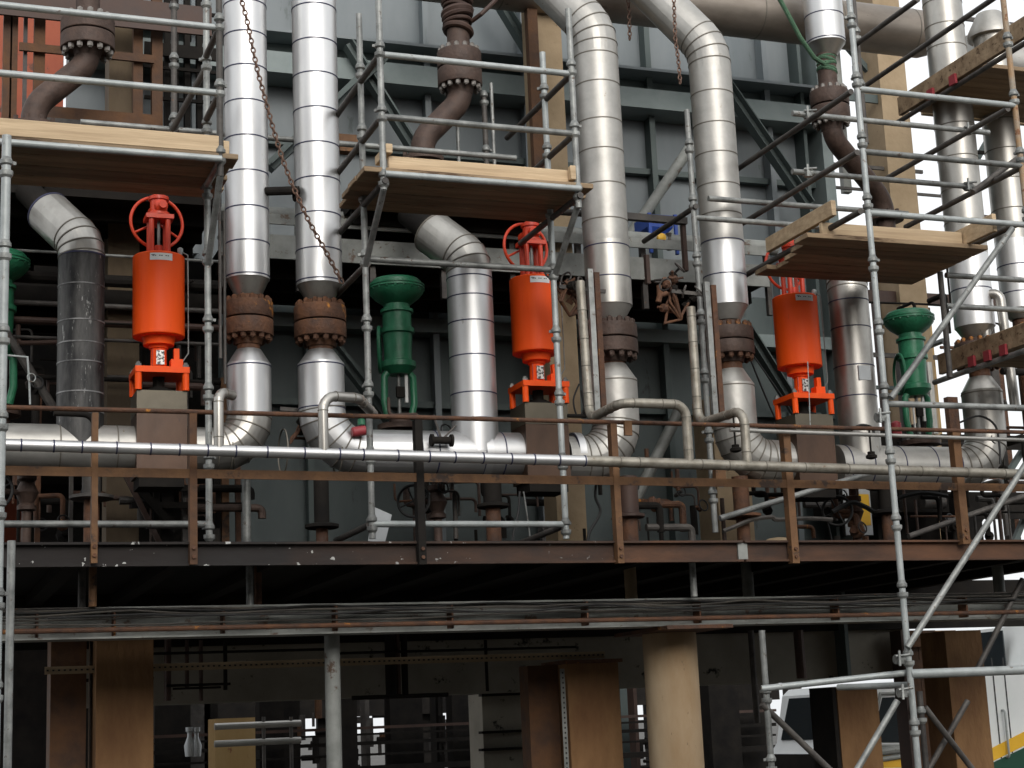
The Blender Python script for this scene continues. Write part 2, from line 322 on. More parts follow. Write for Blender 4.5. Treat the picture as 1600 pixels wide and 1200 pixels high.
# --- casing wall of the boiler
xL, xR = W(103, 300, YW).x, W(1262, 200, YW).x
zbot, ztop = W(700, 1085, YW).z, 10.5
wl = thing('boiler_casing_wall', 'large grey-green steel casing wall with ribs standing behind the pipes', 'wall', (xL, YW, zbot))
xW = W(345, 600, YW).x; zUF = W(250, 300, 12.95).z
zM = W(700, 430, 14.6).z; MB().box(xW, xR, YW, YW + .12, 2.86, zM).build('lower_panel', 'casing_shade', wl, 'darker panels below the walkway, shade painted into the colour'); MB().box(xW, xR, YW, YW + .12, zM + .002, ztop).build('wall_panel', 'casing', wl); MB().box(xL, xW - .002, YW, YW + .12, zUF, ztop).build('wall_panel', 'casing', wl)
MB().box(xL, W(1425, 1030, YW).x, YW + .01, YW + .3, zbot, 2.858).build('lower_wall', 'sootwall', wl)
for v, kind in ((100, 'big'), (268, 'thin'), (522, 'mid'), (640, 'thin')):
    z = W(1000 if v != 100 else 970, v, YW).z
    if kind == 'big':
        z = W(1000, 130, YW).z
        mb = MB(); mb.box(xL, xR, YW - .34, YW - .003, z, z + .03); mb.build('stiffener_flange', 'casing', wl)
        mb = MB(); mb.box(xL, xR, YW - .06, YW - .003, z - .20, z - .003); mb.build('stiffener_web', 'casing_dk', wl)  # web coloured darker to paint in the shadow between the flanges
        mb = MB(); mb.box(xL, xR + .1, YW - .36, YW - .003, z - .42, z - .21); mb.build('stiffener_beam', 'casing_lt', wl)
    elif kind == 'mid':
        mb = MB(); mb.box(xW, xR, YW - .22, YW - .003, z - .13, z); mb.build('stiffener_beam', 'casing_lt', wl)
    else:
        mb = MB(); mb.box(xL if v < 300 else xW, xR, YW - .10, YW - .003, z - .06, z); mb.build('stiffener_beam', 'casing_dk', wl)
xr = xL + .35
for u in (205, 300, 470, 662, 815, 1008, 1190):
    x = W(u, 200, YW).x; mb = MB(); zr_ = 2.9 if u > 345 else zUF; mb.box(x - .012, x + .012, YW - .16, YW - .004, zr_, ztop); mb.box(x - .03, x + .03, YW - .175, YW - .162, zr_, ztop); mb.build('rib', 'casing_dk' if u in (470, 1008) else 'casing', wl)
mb = MB(); mb.box(xR - .02, xR + .10, YW - .3, YW + .4, 2.9, ztop); mb.build('corner_post', 'casing_lt', wl)
mb = MB(); mb.box(xR - .18, xR - .14, YW - .2, YW - .004, zbot, ztop); mb.build('rib', 'casing_dk', wl)
# diagonal bracing standing in front of the casing
br = thing('bracing_frame', 'dark diagonal steel bracing in front of the grey-green casing wall', 'bracing', W(800, 300, 14.35))
for (a, b, y) in (((545, 70), (655, 245), 14.35), ((598, 90), (420, 262), 14.25), ((760, -30), (870, 150), 14.35), ((1125, 120), (1262, 320), 14.35),
                  ((520, 540), (690, 760), 14.35), ((1160, 505), (1300, 730), 14.35)):
    mb = MB(); mb.beam(W(*a, y), W(*b, y), .10, .12, Vector((0, 1, 0))); mb.beam(W(*a, y) - Vector((0, .07, 0)), W(*b, y) - Vector((0, .07, 0)), .012, .14, Vector((0, 1, 0))); mb.build('brace', 'casing_dk', br)
br2 = thing('strut_pair', 'pale grey slanting tubular struts between the two cream pipes', 'strut', W(1000, 400, 14.0))
for (a, b) in (((968, 392), (1082, 225)), ((965, 838), (1062, 640))): MB().cyl(W(*a, 14.0), W(*b, 14.0), .055).build('strut', 'steel_grey', br2)

# --- upper floor (dark underside), walkway, deck
def slab(name, label, u0, u1, v, y0, y1, th_, m, edge=None, xr=None, joists=0):
    z = W((u0 + u1) / 2, v, y0).z; x0 = xu(y0, z, u0); x1 = xu(y0, z, u1) if xr is None else xr
    t = thing(name, label, 'walkway' if 'walk' in name else 'floor', (x0, y0, z))
    MB().box(x0, x1, y0, y1, z, z + th_).build('floor_plate', m, t)
    if edge: MB().box(x0, x1, y0 - .03, y0 - .003, z - .04, z + th_ + .12).build('edge_beam', edge, t)
    for k in range(joists):
        y = y0 + .3 + (y1 - y0 - .4) * k / max(1, joists - 1); MB().box(x0 + .02, x1 - .02, y, y + .05, z - .12, z - .004).build('joist', 'steel_blk', t)
    return t, z, x0, x1
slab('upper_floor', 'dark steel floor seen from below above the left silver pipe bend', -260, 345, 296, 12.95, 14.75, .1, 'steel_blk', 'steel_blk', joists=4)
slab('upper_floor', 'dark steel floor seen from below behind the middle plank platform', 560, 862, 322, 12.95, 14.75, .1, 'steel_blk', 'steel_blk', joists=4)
wk, zw, wx0, wx1 = slab('wall_walkway', 'narrow grey edged walkway running along the casing wall', 345, 1200, 418, 13.35, 14.6, .05, 'steel_blk', 'steel_grey', joists=3)
mb = MB(); mb.beam((wx0, 13.3, zw + .30), (wx1, 13.3, zw + .30), .02, .09); mb.build('kick_plate', 'steel_grey', wk)
z = zw + .15
mb = MB(); mb.box(wx0, wx1, 13.36, 13.5, z, z + .03)
mb.build('cable_tray', 'galv_dk', wk)
MB().cyl((wx0, 13.5, zw + .40), (wx1 + .2, 13.5, zw + .40), .07).build('conduit', 'steel_grey', wk)
for k in range(9):
    x = wx0 + (wx1 - wx0) * k / 8; MB().box(x, x + .05, 13.37, 13.42, zw - .3, zw + .34).build('bracket', 'galv_dk', wk)
# lower gallery beam across the dark left
sb, z_, a_, b_ = slab('lower_gallery_walkway', 'shaded lower gallery behind the left orange valve', -260, 352, 470, 13.6, 14.6, .0, 'steel_blk', 'steel_blk', joists=3)

# --- deck with fascia
YF = 11.25
zt = 2.90; zb_ = W(800, 881, YF).z; dx0, dx1 = W(-160, 860, YF).x, W(1800, 860, YF).x
dk = thing('pipe_deck', 'long steel deck with dark and rust brown edge beam carrying the pipe loops', 'deck', (dx0, YF, zb_))
xa, xb = W(62, 860, YF).x, W(812, 860, YF).x
xm = W(300, 860, YF).x
soot(M['fascia'], xb - dx0 - 1.8, xb - dx0 + 1.0)
for (p, q, m) in ((dx0, W(1157, 860, YF).x, 'fascia'), (W(1157, 860, YF).x + .02, dx1, 'fascia')):
    mb = MB(); mb.box(p, q, YF, YF + .012, zb_, zt); mb.box(p, q, YF - .045, YF - .001, zt - .016, zt); mb.box(p, q, YF - .045, YF - .001, zb_, zb_ + .016); mb.build('edge_channel', m, dk)
x = W(1157, 860, YF).x; mb = MB(); mb.box(x - .03, x + .05, YF - .02, YF - .002, zb_ + .02, zt - .02); mb.build('splice_plate', 'steel_grey', dk)
MB().box(dx0, dx1, YF + .02, 14.7, zt - .05, zt - .01).build('deck_plate', 'steel_blk', dk)
for k in range(14):
    x = dx0 + .4 + (dx1 - dx0 - .8) * k / 13; MB().box(x - .06, x + .06, YF + .02, 14.7, zb_ + .02, zt - .054).build('joist', 'steel_blk', dk)
MB().box(dx0, dx1 + 7, 14.71, 14.78, W(800, 952, 14.7).z - .27, zt - .02).build('rear_dark_web', 'steel_blk', dk)  # black sheet added across the open dark space under the deck
# lower girder with cables, Y 11.7
YG = 11.75
zg1, zg0 = W(800, 940, YG).z, W(800, 985, YG).z
gd = thing('lower_girder', 'long grey steel girder under the deck with rust streaks', 'girder', (dx0, YG, zg0))
mb = MB(); mb.box(dx0, dx1, YG, YG + .014, zg0 + .015, zg1 - .015); mb.box(dx0, dx1, YG - .10, YG + .10, zg1 - .014, zg1); mb.box(dx0, dx1, YG - .13, YG + .13, zg0, zg0 + .014); mb.build('girder_beam', 'steel_grey', gd)
for u in (55, 175, 345, 520, 700, 910, 1085, 1300, 1500):
    x = xu(YG - .03, zg0 + .1, u); MB().box(x, x + .014, YG - .12, YG - .002, zg0 + .018, zg1 - .018).build('web_stiffener', 'rust', gd)
for j in range(5):
    pts = []; zz = zg1 - .02 - j * .020; ph = random.uniform(0, 6); x = dx0
    while x < dx1 - .5:
        pts.append((x, YG - .115 - .012 * (j % 3), zz + .022 * math.sin(x * .7 + ph) + .006 * math.sin(x * 3.1 + ph * 2))); x += .22
    tag(MB().tube(pts, .0065 + .001 * (j % 2), 6).build('cable', 'cable' if j % 3 else 'galv_dk'), 'thin dark cable strapped along the grey lower girder, %s of the five' % ('topmost', 'second from the top', 'middle one', 'second from the bottom', 'lowest')[j], 'cable', 'cables along the lower girder')
zc = W(800, 973, YG - .16).z
o = tag(MB().cyl((dx0, YG - .17, zc + .01), (dx1, YG - .17, zc), .018, n=10).build('conduit_pipe', 'rust'), 'thin rusty conduit clipped under the cables on the lower girder', 'conduit')
# perforated cable tray further in
zp = W(700, 1030, 12.9).z
tr = thing('perforated_tray', 'thin perforated steel strip hanging in the dark below the girder', 'cable tray', (W(70, 1040, 12.9).x, 12.9, zp))
xa_, xb_ = W(70, 1035, 12.9).x, W(945, 1027, 12.9).x
MB().box(xa_, xb_, 12.9, 12.905, zp - .028, zp + .028).build('strip', 'tan', tr)
mb = MB()
for k in range(110):
    x = xa_ + (xb_ - xa_) * (k + .5) / 110; mb.box(x - .008, x + .008, 12.893, 12.8985, zp - .006, zp + .006)
mb.build('slots', 'black', tr)
# columns under the deck
def col(name, label, u, v, y, r, v0, m, rect=None, vb=1300):
    x = W(u, v, y).x; z1 = zv(x, y, v0)
    t = thing(name, label, 'column', (x, y, 0))
    if rect: mb = MB(); mb.box(x - rect[0] / 2, x + rect[0] / 2, y, y + rect[1], 0, z1); mb.build('shaft', m, t)
    else: MB().lathe((x, y, 0), ZU, [(r, 0), (r, z1)], 48).build('shaft', m, t)
    return t, x, z1
t, x, z1 = col('round_column', 'round tan concrete column under the lower girder, nearest and brightest', 1052, 1100, 12.1, .215, 990, 'tan_col')
mb = MB(); mb.box(x - .30, x + .26, 11.5, 12.5, z1 + .002, z1 + .03); mb.hexa([(x - .2, 11.6, z1 + .031), (x + .2, 11.6, z1 + .031), (x + .2, 12.4, z1 + .031), (x - .2, 12.4, z1 + .031), (x - .02, 11.9, z1 + .08), (x + .02, 11.9, z1 + .08), (x + .02, 12.1, z1 + .08), (x - .02, 12.1, z1 + .08)]); mb.build('bearing_plate', 'rust', t)
t, x, z1 = col('square_column', 'square rust stained column left of the round tan column', 930, 1120, 12.8, .2, 1036, 'brown_col', (.46, .46))
MB().box(x - .26, x + .26, 12.77, 13.3, z1 + .002, z1 + .03).build('cap_plate', 'rust', t)
MB().box(x - .50, x - .235, 13.0, 13.2, 0, z1).build('side_post', 'rust_br', t)
t, x, z1 = col('square_column', 'dim brown square column in the dark lower left', 195, 1120, 12.8, .2, 985, 'brown_col', (.42, .5))
MB().box(x - .52, x - .26, 13.0, 13.3, 0, z1).build('side_post', 'rust_br', t)
col('steel_post', 'slim grey round post in the dark, below the lower girder', 521, 1120, 12.0, .057, 985, 'steel_grey')
t, x, z1 = col('square_column', 'brown column beside the white van', 1345, 1150, 13.2, .2, 1072, 'brown_col', (.42, .4))
MB().box(x - .26, x - .22, 13.2, 13.6, 0, z1).build('edge_angle', 'steel_blk', t)
t, x, z1 = col('square_column', 'tan column with yellow stains at the lower right', 1520, 1150, 13.2, .2, 985, 'brown_col', (.40, .4))
col('square_column', 'ochre column far back in the lower left gap', 368, 1170, 21.0, .2, 1122, 'ltan', (.5, .5))
# short posts between girder and deck
for (u, y, m, l) in ((128, 11.9, 'galv_dk', 'dark post between deck and girder at the far left'), (145, 11.6, 'rust_or', 'rusty post between deck and girder beside the dark post'), (390, 11.8, 'galv', 'grey post between deck and girder under the first pipe'),
                     (403, 11.95, 'rust', 'rusty post between deck and girder under the first pipe'), (985, 12.1, 'tan', 'tan post between deck and girder below the first cream pipe'), (1168, 12.3, 'steel_grey', 'wide grey post between deck and girder right of the centre'), (1083, 11.55, 'galv', 'slim galvanised post reaching down to the girder above the round column'), (1560, 12.3, 'steel_grey', 'wide grey post between deck and girder at the right')):
    x = W(u, 905, y).x; tag(MB().cyl((x, y, zg1), (x, y, zt - .06), .05 if y > 12 else .027, n=14).build('stub_post', m), l, 'post')

# ================================================================== INSULATED PIPES
YP = 12.4
def vx(u, v, y=YP): return W(u, v, y).x
UPDIR = Vector((-.33, .48, .53)).normalized(); UPT = Vector((-.35, .35, .65)).normalized()
def vertical(th, x, r, v_top, v_bot, m, bandv, bm='band', y=YP, name='jacket', label=None):
    z0, z1 = zv(x, y, v_bot), zv(x, y, v_top)
    jacket(th, (x, y, z0), (x, y, z1), r, m, [zv(x, y, v) - z0 for v in bandv], bm, name=name, label=label); return z0, z1
def joint(th, x, r, vj, vc, vf0, vf1, vl0, vl1, m, m2, y=YP, nutm='rust', fm='rust'):
    Z = lambda v: zv(x, y, v)
    MB().lathe((x, y, Z(vc)), ZU, [(r * .60, 0), (r * .97, Z(vj) - Z(vc)), (r * 1.0, Z(vj) - Z(vc) + .01)], 40).build('end_cone', m, th)
    MB().cyl((x, y, Z(vl0)), (x, y, Z(vc) + .01), r * .52, n=32).build('bare_pipe', 'rust', th)
    flange_pair(th, x, y, Z(vf0), Z(vf1), r * 1.13, r * .56, fm, 14, nutm)
    MB().lathe((x, y, Z(vl1)), ZU, [(r * 1.0, -.01), (r * .98, 0), (r * .56, Z(vl0) - Z(vl1))], 40).build('end_cone', m2, th)

# radii
def rad(w, u, v, y=YP):          # radius of an upright cylinder seen w pixels wide
    a, b, c = ((W(q, v, y) - EYE).xy for q in (u - w / 2, u + w / 2, u))
    return c.length * math.sin(abs(math.atan2(a.x, a.y) - math.atan2(b.x, b.y)) / 2)
R1 = rad(69, 389, 400); R2 = rad(72, 500, 400)
print('R', R1, R2)
zrun = W(620, 708, YP).z
# pipe 1 and its lower bend to the left
x = vx(388, 500); P1x = x
p1 = thing('insulated_pipe', 'bright silver lagged pipe left of the long rusty chain, dropping to the left orange valve', 'pipe', (x, YP, zt))
vertical(p1, x, R1, -40, 438, 'alu', [12, 60, 112, 166, 221, 275, 330, 383, 434])
joint(p1, x, R1, 438, 464, 466, 534, 547, 570, 'alu_dull', 'alu', fm='rust')
vertical(p1, x, R1, 570, 650, 'alu', [574])
zl = zv(x, YP, 650); xe = vx(293, 700)
elbow(p1, [(x, YP, zl), (x, YP, zrun), (xe, YP, zrun)], .30, R1, 'alu_dull', 'seam')
# run left of valve 1, with its riser
xv1 = vx(248, 660)
p0 = thing('insulated_pipe', 'silver lagged pipe run and soot blackened riser at the far left', 'pipe', (vx(125, 600), YP, zt))
jacket(p0, (vx(-120, 690), YP, zrun), (vx(213, 700), YP, zrun), R1, 'alu_old', run(3.3, .42), 'seam')
x = vx(126, 560); r = rad(74, 126, 540)
z0 = zrun
zs = zv(x, YP, 402)
jacket(p0, (x, YP, z0), (x, YP, zs), r, 'alu_soot', [zv(x, YP, v) - z0 for v in (647, 617, 570, 540, 506, 450)], 'seam_dk', name='sooty_jacket', label='black sooty jacket with white scratches')
ze = zv(x, YP, 385)
e = Vector((x, YP, ze)) + UPDIR * .52
elbow(p0, [(x, YP, zs), (x, YP, ze + .02), e], .30, r, 'alu_dull', 'seam', n=3)
band(p0, (x, YP, zs), ZU, r, 'band'); band(p0, e, UPDIR, r, 'band', .02)
MB().cyl(e, e + UPDIR * .35, r * .6, n=24).build('bare_pipe', 'steel_blk', p0)
# loop 2
x = vx(499, 450)
p2 = thing('insulated_pipe_loop', 'bright silver lagged pipe loop with middle riser, right of the long chain', 'pipe', (x, YP, zt))
vertical(p2, x, R2, -40, 447, 'alu', [18, 72, 124, 178, 232, 286, 340, 395, 442])
joint(p2, x, R2, 447, 471, 473, 537, 548, 569, 'alu_dull', 'alu')
vertical(p2, x, R2, 569, 640, 'alu', [573, 640])
zl = zv(x, YP, 640)
elbow(p2, [(x, YP, zl), (x, YP, zrun), (x + .75, YP, zrun)], .40, R2, 'alu', 'seam', n=6)
xe = vx(830, 715)
jacket(p2, (x + .74, YP, zrun), (xe - .01, YP, zrun), R2, 'alu', [.02, .16, .55, .72, 1.02, 1.35])
for k in (.55, 1.35): MB().cyl((x + .74 + k, YP, zrun), (x + .80 + k, YP, zrun), R2 + .012, n=40).build('collar', 'alu', p2)
xr_ = vx(738, 560); r = rad(72, 737, 540)
zs = zv(xr_, YP, 425)
jacket(p2, (xr_, YP, zrun), (xr_, YP, zs), r, 'alu', [zv(xr_, YP, v) - zrun for v in (658, 618, 560, 507, 467, 437)], name='riser_jacket')
ze = zv(xr_, YP, 410); e = Vector((xr_, YP, ze)) + UPDIR * .48
elbow(p2, [(xr_, YP, zs), (xr_, YP, ze + .02), e], .30, r, 'alu_dull', 'seam', n=3)
band(p2, e, UPDIR, r, 'seam', .02); MB().cyl(e, e + UPDIR * .35, r * .6, n=24).build('bare_pipe', 'steel_blk', p2)
# pipe 3 (cream), bends left at the bottom to valve 2
x = vx(948, 400)
R3 = rad(72, 948, 400)
p3 = thing('insulated_pipe', 'dented cream lagged pipe just right of the middle orange valve, bending left at its foot', 'pipe', (x, YP, zt))
v0 = zv(x, YP, 382)
jacket(p3, (x, YP, zv(x, YP, 480)), (x, YP, v0), R3, 'alu_dull', [zv(x, YP, v) - zv(x, YP, 480) for v in (438, 389)], name='lower_jacket')
jacket(p3, (x, YP, v0), (x, YP, zv(x, YP, 88)), R3, 'alu_old', [zv(x, YP, v) - v0 for v in (349, 294, 241, 195, 137, 92)], 'seam')
joint(p3, x, R3, 480, 502, 503, 562, 570, 594, 'alu_old', 'alu_old', fm='cast', nutm='cast')
vertical(p3, x, R3, 594, 655, 'alu_old', [598], 'seam')
ze = zv(x, YP, 48)
e = Vector((x, YP, ze)) + UPT * 1.2
elbow(p3, [(x, YP, zv(x, YP, 88)), (x, YP, ze), e], .45, R3, 'alu_old', 'seam', n=3)
zl = zv(x, YP, 655); zr3 = W(880, 718, YP).z
elbow(p3, [(x, YP, zl), (x, YP, zr3), (vx(880, 716), YP, zr3)], .32, R3, 'alu_old', 'seam', n=6)
# pipe 4 (cream), bends right
x = vx(1130, 400); R4 = rad(68, 1130, 400)
p4 = thing('insulated_pipe', 'cream lagged pipe left of the right orange valve, bending right at its foot', 'pipe', (x, YP, zt))
v0 = zv(x, YP, 383)
jacket(p4, (x, YP, zv(x, YP, 480)), (x, YP, v0), R4, 'alu', [zv(x, YP, v) - zv(x, YP, 480) for v in (434, 381)], name='lower_jacket')
jacket(p4, (x, YP, v0), (x, YP, zv(x, YP, 114)), R4, 'alu_old', [zv(x, YP, v) - v0 for v in (339, 294, 246, 200, 151)], 'seam')
joint(p4, x, R4, 480, 502, 508, 563, 578, 602, 'alu_old', 'alu_old', fm='cast', nutm='rust')
vertical(p4, x, R4, 602, 668, 'alu_old', [606], 'seam')
ze = zv(x, YP, 76); e = Vector((x, YP, ze)) + UPT * 1.3
elbow(p4, [(x, YP, zv(x, YP, 114)), (x, YP, ze), e], .45, R4, 'alu_old', 'seam', n=3)
zl = zv(x, YP, 668); zr4 = W(1230, 722, YP).z
elbow(p4, [(x, YP, zl), (x, YP, zr4), (vx(1240, 722), YP, zr4)], .34, R4, 'alu_old', 'seam', n=6)
# run right of valve 3 with riser
xa_ = vx(1304, 728)
p5 = thing('insulated_pipe_loop', 'dull silver lagged run and riser right of the right orange valve', 'pipe', (xa_, YP, zt))
zr5 = W(1400, 730, YP).z
x7 = vx(1512, 400)
jacket(p5, (xa_, YP, zr5), (x7 - .36, YP, zr5), R4, 'alu_old', [.08, .3, .62, .95, 1.2], 'band')
x = vx(1333, 560); r = rad(64, 1331, 520)
zs = zv(x, YP, 455)
jacket(p5, (x, YP, zr5), (x, YP, zs), r, 'alu_dull', [zv(x, YP, v) - zr5 for v in (622, 575, 515, 473)], name='riser_jacket')
MB().box(x - .07, x + .05, YP - r - .004, YP - r + .02, zv(x, YP, 600), zv(x, YP, 578)).build('patch', 'paper', p5)
UP2 = Vector((.35, .5, .5)).normalized(); e = Vector((x, YP, zv(x, YP, 440))) + UP2 * .62
elbow(p5, [(x, YP, zs), (x, YP, zv(x, YP, 440)), e], .42, r, 'alu_dull', 'seam', n=3); MB().cyl(e, e + UP2 * .35, r * .6, n=24).build('bare_pipe', 'rust', p5)
# pipe 7
R7 = rad(65, 1512, 450)
p7 = thing('insulated_pipe', 'silver lagged pipe crossed by the long slanting scaffold brace at the right', 'pipe', (x7, YP, zt))
v0 = zv(x7, YP, 400)
jacket(p7, (x7, YP, zv(x7, YP, 512)), (x7, YP, v0), R7, 'alu', [zv(x7, YP, v) - zv(x7, YP, 512) for v in (455,)], name='lower_jacket')
jacket(p7, (x7, YP, v0), (x7, YP, 9.5), R7, 'alu_dull', [zv(x7, YP, v) - v0 for v in (350, 300, 250, 200, 130, 78, 45, 8)], 'seam')
joint(p7, x7, R7, 512, 530, 533, 575, 590, 612, 'alu_dull', 'alu_dull', fm='cast', nutm='rust')
vertical(p7, x7, R7, 612, 670, 'alu_dull', [616], 'seam'); zl = zv(x7, YP, 670)
elbow(p7, [(x7, YP, zl), (x7, YP, zr5), (x7 - .37, YP, zr5)], .32, R7, 'alu_dull', 'seam', n=5)
# pipe 8, at the right edge
x8 = W(1580, 350, 12.6).x; R8 = rad(60, 1580, 400, 12.6)
p8 = thing('insulated_pipe', 'silver lagged pipe at the right edge of the picture', 'pipe', (x8, 12.6, zt))
v0 = zv(x8, 12.6, 378)
jacket(p8, (x8, 12.6, zv(x8, 12.6, 485)), (x8, 12.6, v0), R8, 'alu', [zv(x8, 12.6, v) - zv(x8, 12.6, 485) for v in (418, 460)], name='lower_jacket')
jacket(p8, (x8, 12.6, v0), (x8, 12.6, zv(x8, 12.6, 60)), R8, 'alu_dull', [.3, .6, .9, 1.2, 1.5], 'seam')
MB().lathe((x8, 12.6, zv(x8, 12.6, 60)), ZU, [(R8 * 1.3, 0), (R8 * 1.3, .05), (R8 * .7, .25)], 32).build('end_cone', 'alu_old', p8)
MB().lathe((x8, 12.6, zv(x8, 12.6, 500)), ZU, [(R8 * .6, 0), (R8, zv(x8, 12.6, 485) - zv(x8, 12.6, 500))], 32).build('end_cone', 'alu_dull', p8)
MB().cyl((x8, 12.6, zt), (x8, 12.6, zv(x8, 12.6, 499)), R8 * .5, n=24).build('bare_pipe', 'rust', p8)
# pipe 6: bright pipe at the top right ending in a cone, with cast S-bend below
Y6 = 12.9
x6 = W(1290, 60, Y6).x; R6 = rad(62, 1290, 40, Y6)
p6 = thing('insulated_pipe', 'bright silver pipe end with green rope tied below it at the top right', 'pipe', (x6, Y6, zv(x6, Y6, 85)))
z = zv(x6, Y6, 70); jacket(p6, (x6, Y6, z), (x6, Y6, 9.5), R6, 'alu', [.02, zv(x6, Y6, 28) - z])
MB().lathe((x6, Y6, zv(x6, Y6, 88)), ZU, [(R6 * .5, 0), (R6 * .97, z - zv(x6, Y6, 88))], 40).build('end_cone', 'alu_dull', p6)
# big header across the top right
YH = 13.55
a = W(620, -60, YH); b = W(1436, 48, YH); zH = W(1350, 43, YH).z; a.z = b.z = zH
RH = .245
hd = thing('overhead_header', 'wide grey brown lagged header pipe crossing the top right corner', 'pipe', (b.x, YH, zH))
jacket(hd, (a.x, YH, zH), (b.x, YH, zH), RH, 'alu_hdr', run(b.x - a.x, .9), 'seam')
MB().lathe((b.x, YH, zH), Vector((1, 0, 0)), [(RH, 0), (RH * .9, .08), (RH * .6, .12)], 40).build('end_cap', 'alu_hdr', hd)
b2 = W(1640, 110, 13.9); tag(MB().cyl((W(1505, 60, 13.9).x, 13.9, b2.z), (b2.x + .5, 13.9, b2.z), .27, n=40).build('lagged_drum', 'alu_old'), 'wide cream lagged vessel end behind the planks at the top right', 'vessel')

# ------------------------------------------------------------------ cast S-bends
def sbend(label, utop, y, vt, vf0, vf1, vk, ubot, vbot, ybot, r, flw, wrap=None):
    x = W(utop, (vf0 + vf1) / 2, y).x; t = thing('cast_pipe_bend', label, 'pipe', (x, y, zv(x, y, vf1)), 'cast steel S-bends above the risers')
    z0, z1 = zv(x, y, vf1), zv(x, y, vf0)
    MB().cyl((x, y, z1 - .02), (x, y, zv(x, y, vt)), r, n=28).build('upper_pipe', 'cast', t)
    flange_pair(t, x, y, z1 + .02, z0 - .02, flw, r, 'cast', 14, 'bolt_lt')
    B = W(ubot, vbot, ybot); zk = zv(x, y, vk)
    pts, _ = bend([(x, y, z0), (x, y, zk), (B.x, ybot, B.z + .16), (B.x, ybot, B.z)], .30, 6)
    mb = MB(); mb.sharp = 40; mb.tube(pts, r * 1.04, 28); mb.build('bend', 'cast', t)
    q = MB(); q.lathe((B.x, ybot, B.z - .03), ZU, [(flw * .95, -.02), (flw * .95, .02), (r * 1.3, .022), (r * 1.1, .06)], 32); f = q.build('base_flange', 'cast', t)
    for k in range(10):
        an = k * math.pi / 5
        MB().hexnut((B.x + math.cos(an) * flw * .8, ybot + math.sin(an) * flw * .8, B.z - .01), ZU, .02, .045).build('bolt', 'cast', f)
    MB().cyl((B.x, ybot, B.z - .5), (B.x, ybot, B.z - .04), r, n=20).build('lower_pipe', 'cast', t)
    return t, x, z0, z1
t1, *_ = sbend('dark brown cast S-bend with bolted flange above the left plank platform', 137, 12.9, -40, 30, 82, 100, 52, 196, 12.9, .095, .215)
t2, xm2, _, zm2 = sbend('dark brown cast S-bend with rag wrapped top above the middle platform', 718, 12.9, -40, 78, 140, 158, 660, 246, 12.9, .100, .195)
t3, x3b, z3b, _ = sbend('dark cast S-bend hanging below the silver pipe end at the top right', 1297, 12.9, 86, 140, 196, 215, 1383, 338, 13.2, .092, .185)
mb = MB()
for k, (v, dr) in enumerate(((4, .03), (14, .018), (26, .03), (36, .02), (48, .028), (20, .035))):
    zz = zv(xm2, 12.9, v); mb.torus((xm2, 12.9, zz), Vector((.25 * math.sin(k * 2), .1, 1)), .115, dr, 28, 8)
tag(mb.build('rag_wrap', 'maroon'), 'dark rag bound round the brown pipe at the top centre', 'rag')
q = W(790, -5, 12.75); tag(MB().tube([(xm2 + .1, 12.8, zv(xm2, 12.9, 38)), W(752, 22, 12.7), W(770, 5, 12.7), W(790, -15, 12.7)], .02, 8).build('rope_tail', 'maroon'), 'dark rope leading up from the rag at the top centre', 'rope')
mb = MB(); x6r = x3b
for k in range(6):
    zz = zv(x6r, Y6, 92 + k * 4); mb.torus((x6r, Y6, zz), Vector((.3 * math.sin(k * 1.7), .15 * math.cos(k * 2.1), 1)), .080 + .006 * (k % 2), .018, 26, 7)
tag(mb.build('green_lashing', 'rope'), 'green rope lashed round the brown pipe below the silver pipe end', 'rope')
pts = [W(1208, -20, 12.7), W(1230, 20, 12.7), W(1250, 58, 12.7), W(1272, 90, 12.75), W(1288, 100, 12.8)]
tag(MB().tube(pts, .022, 8).build('green_rope', 'rope'), 'green rope running up to the left from the lashing at the top right', 'rope')

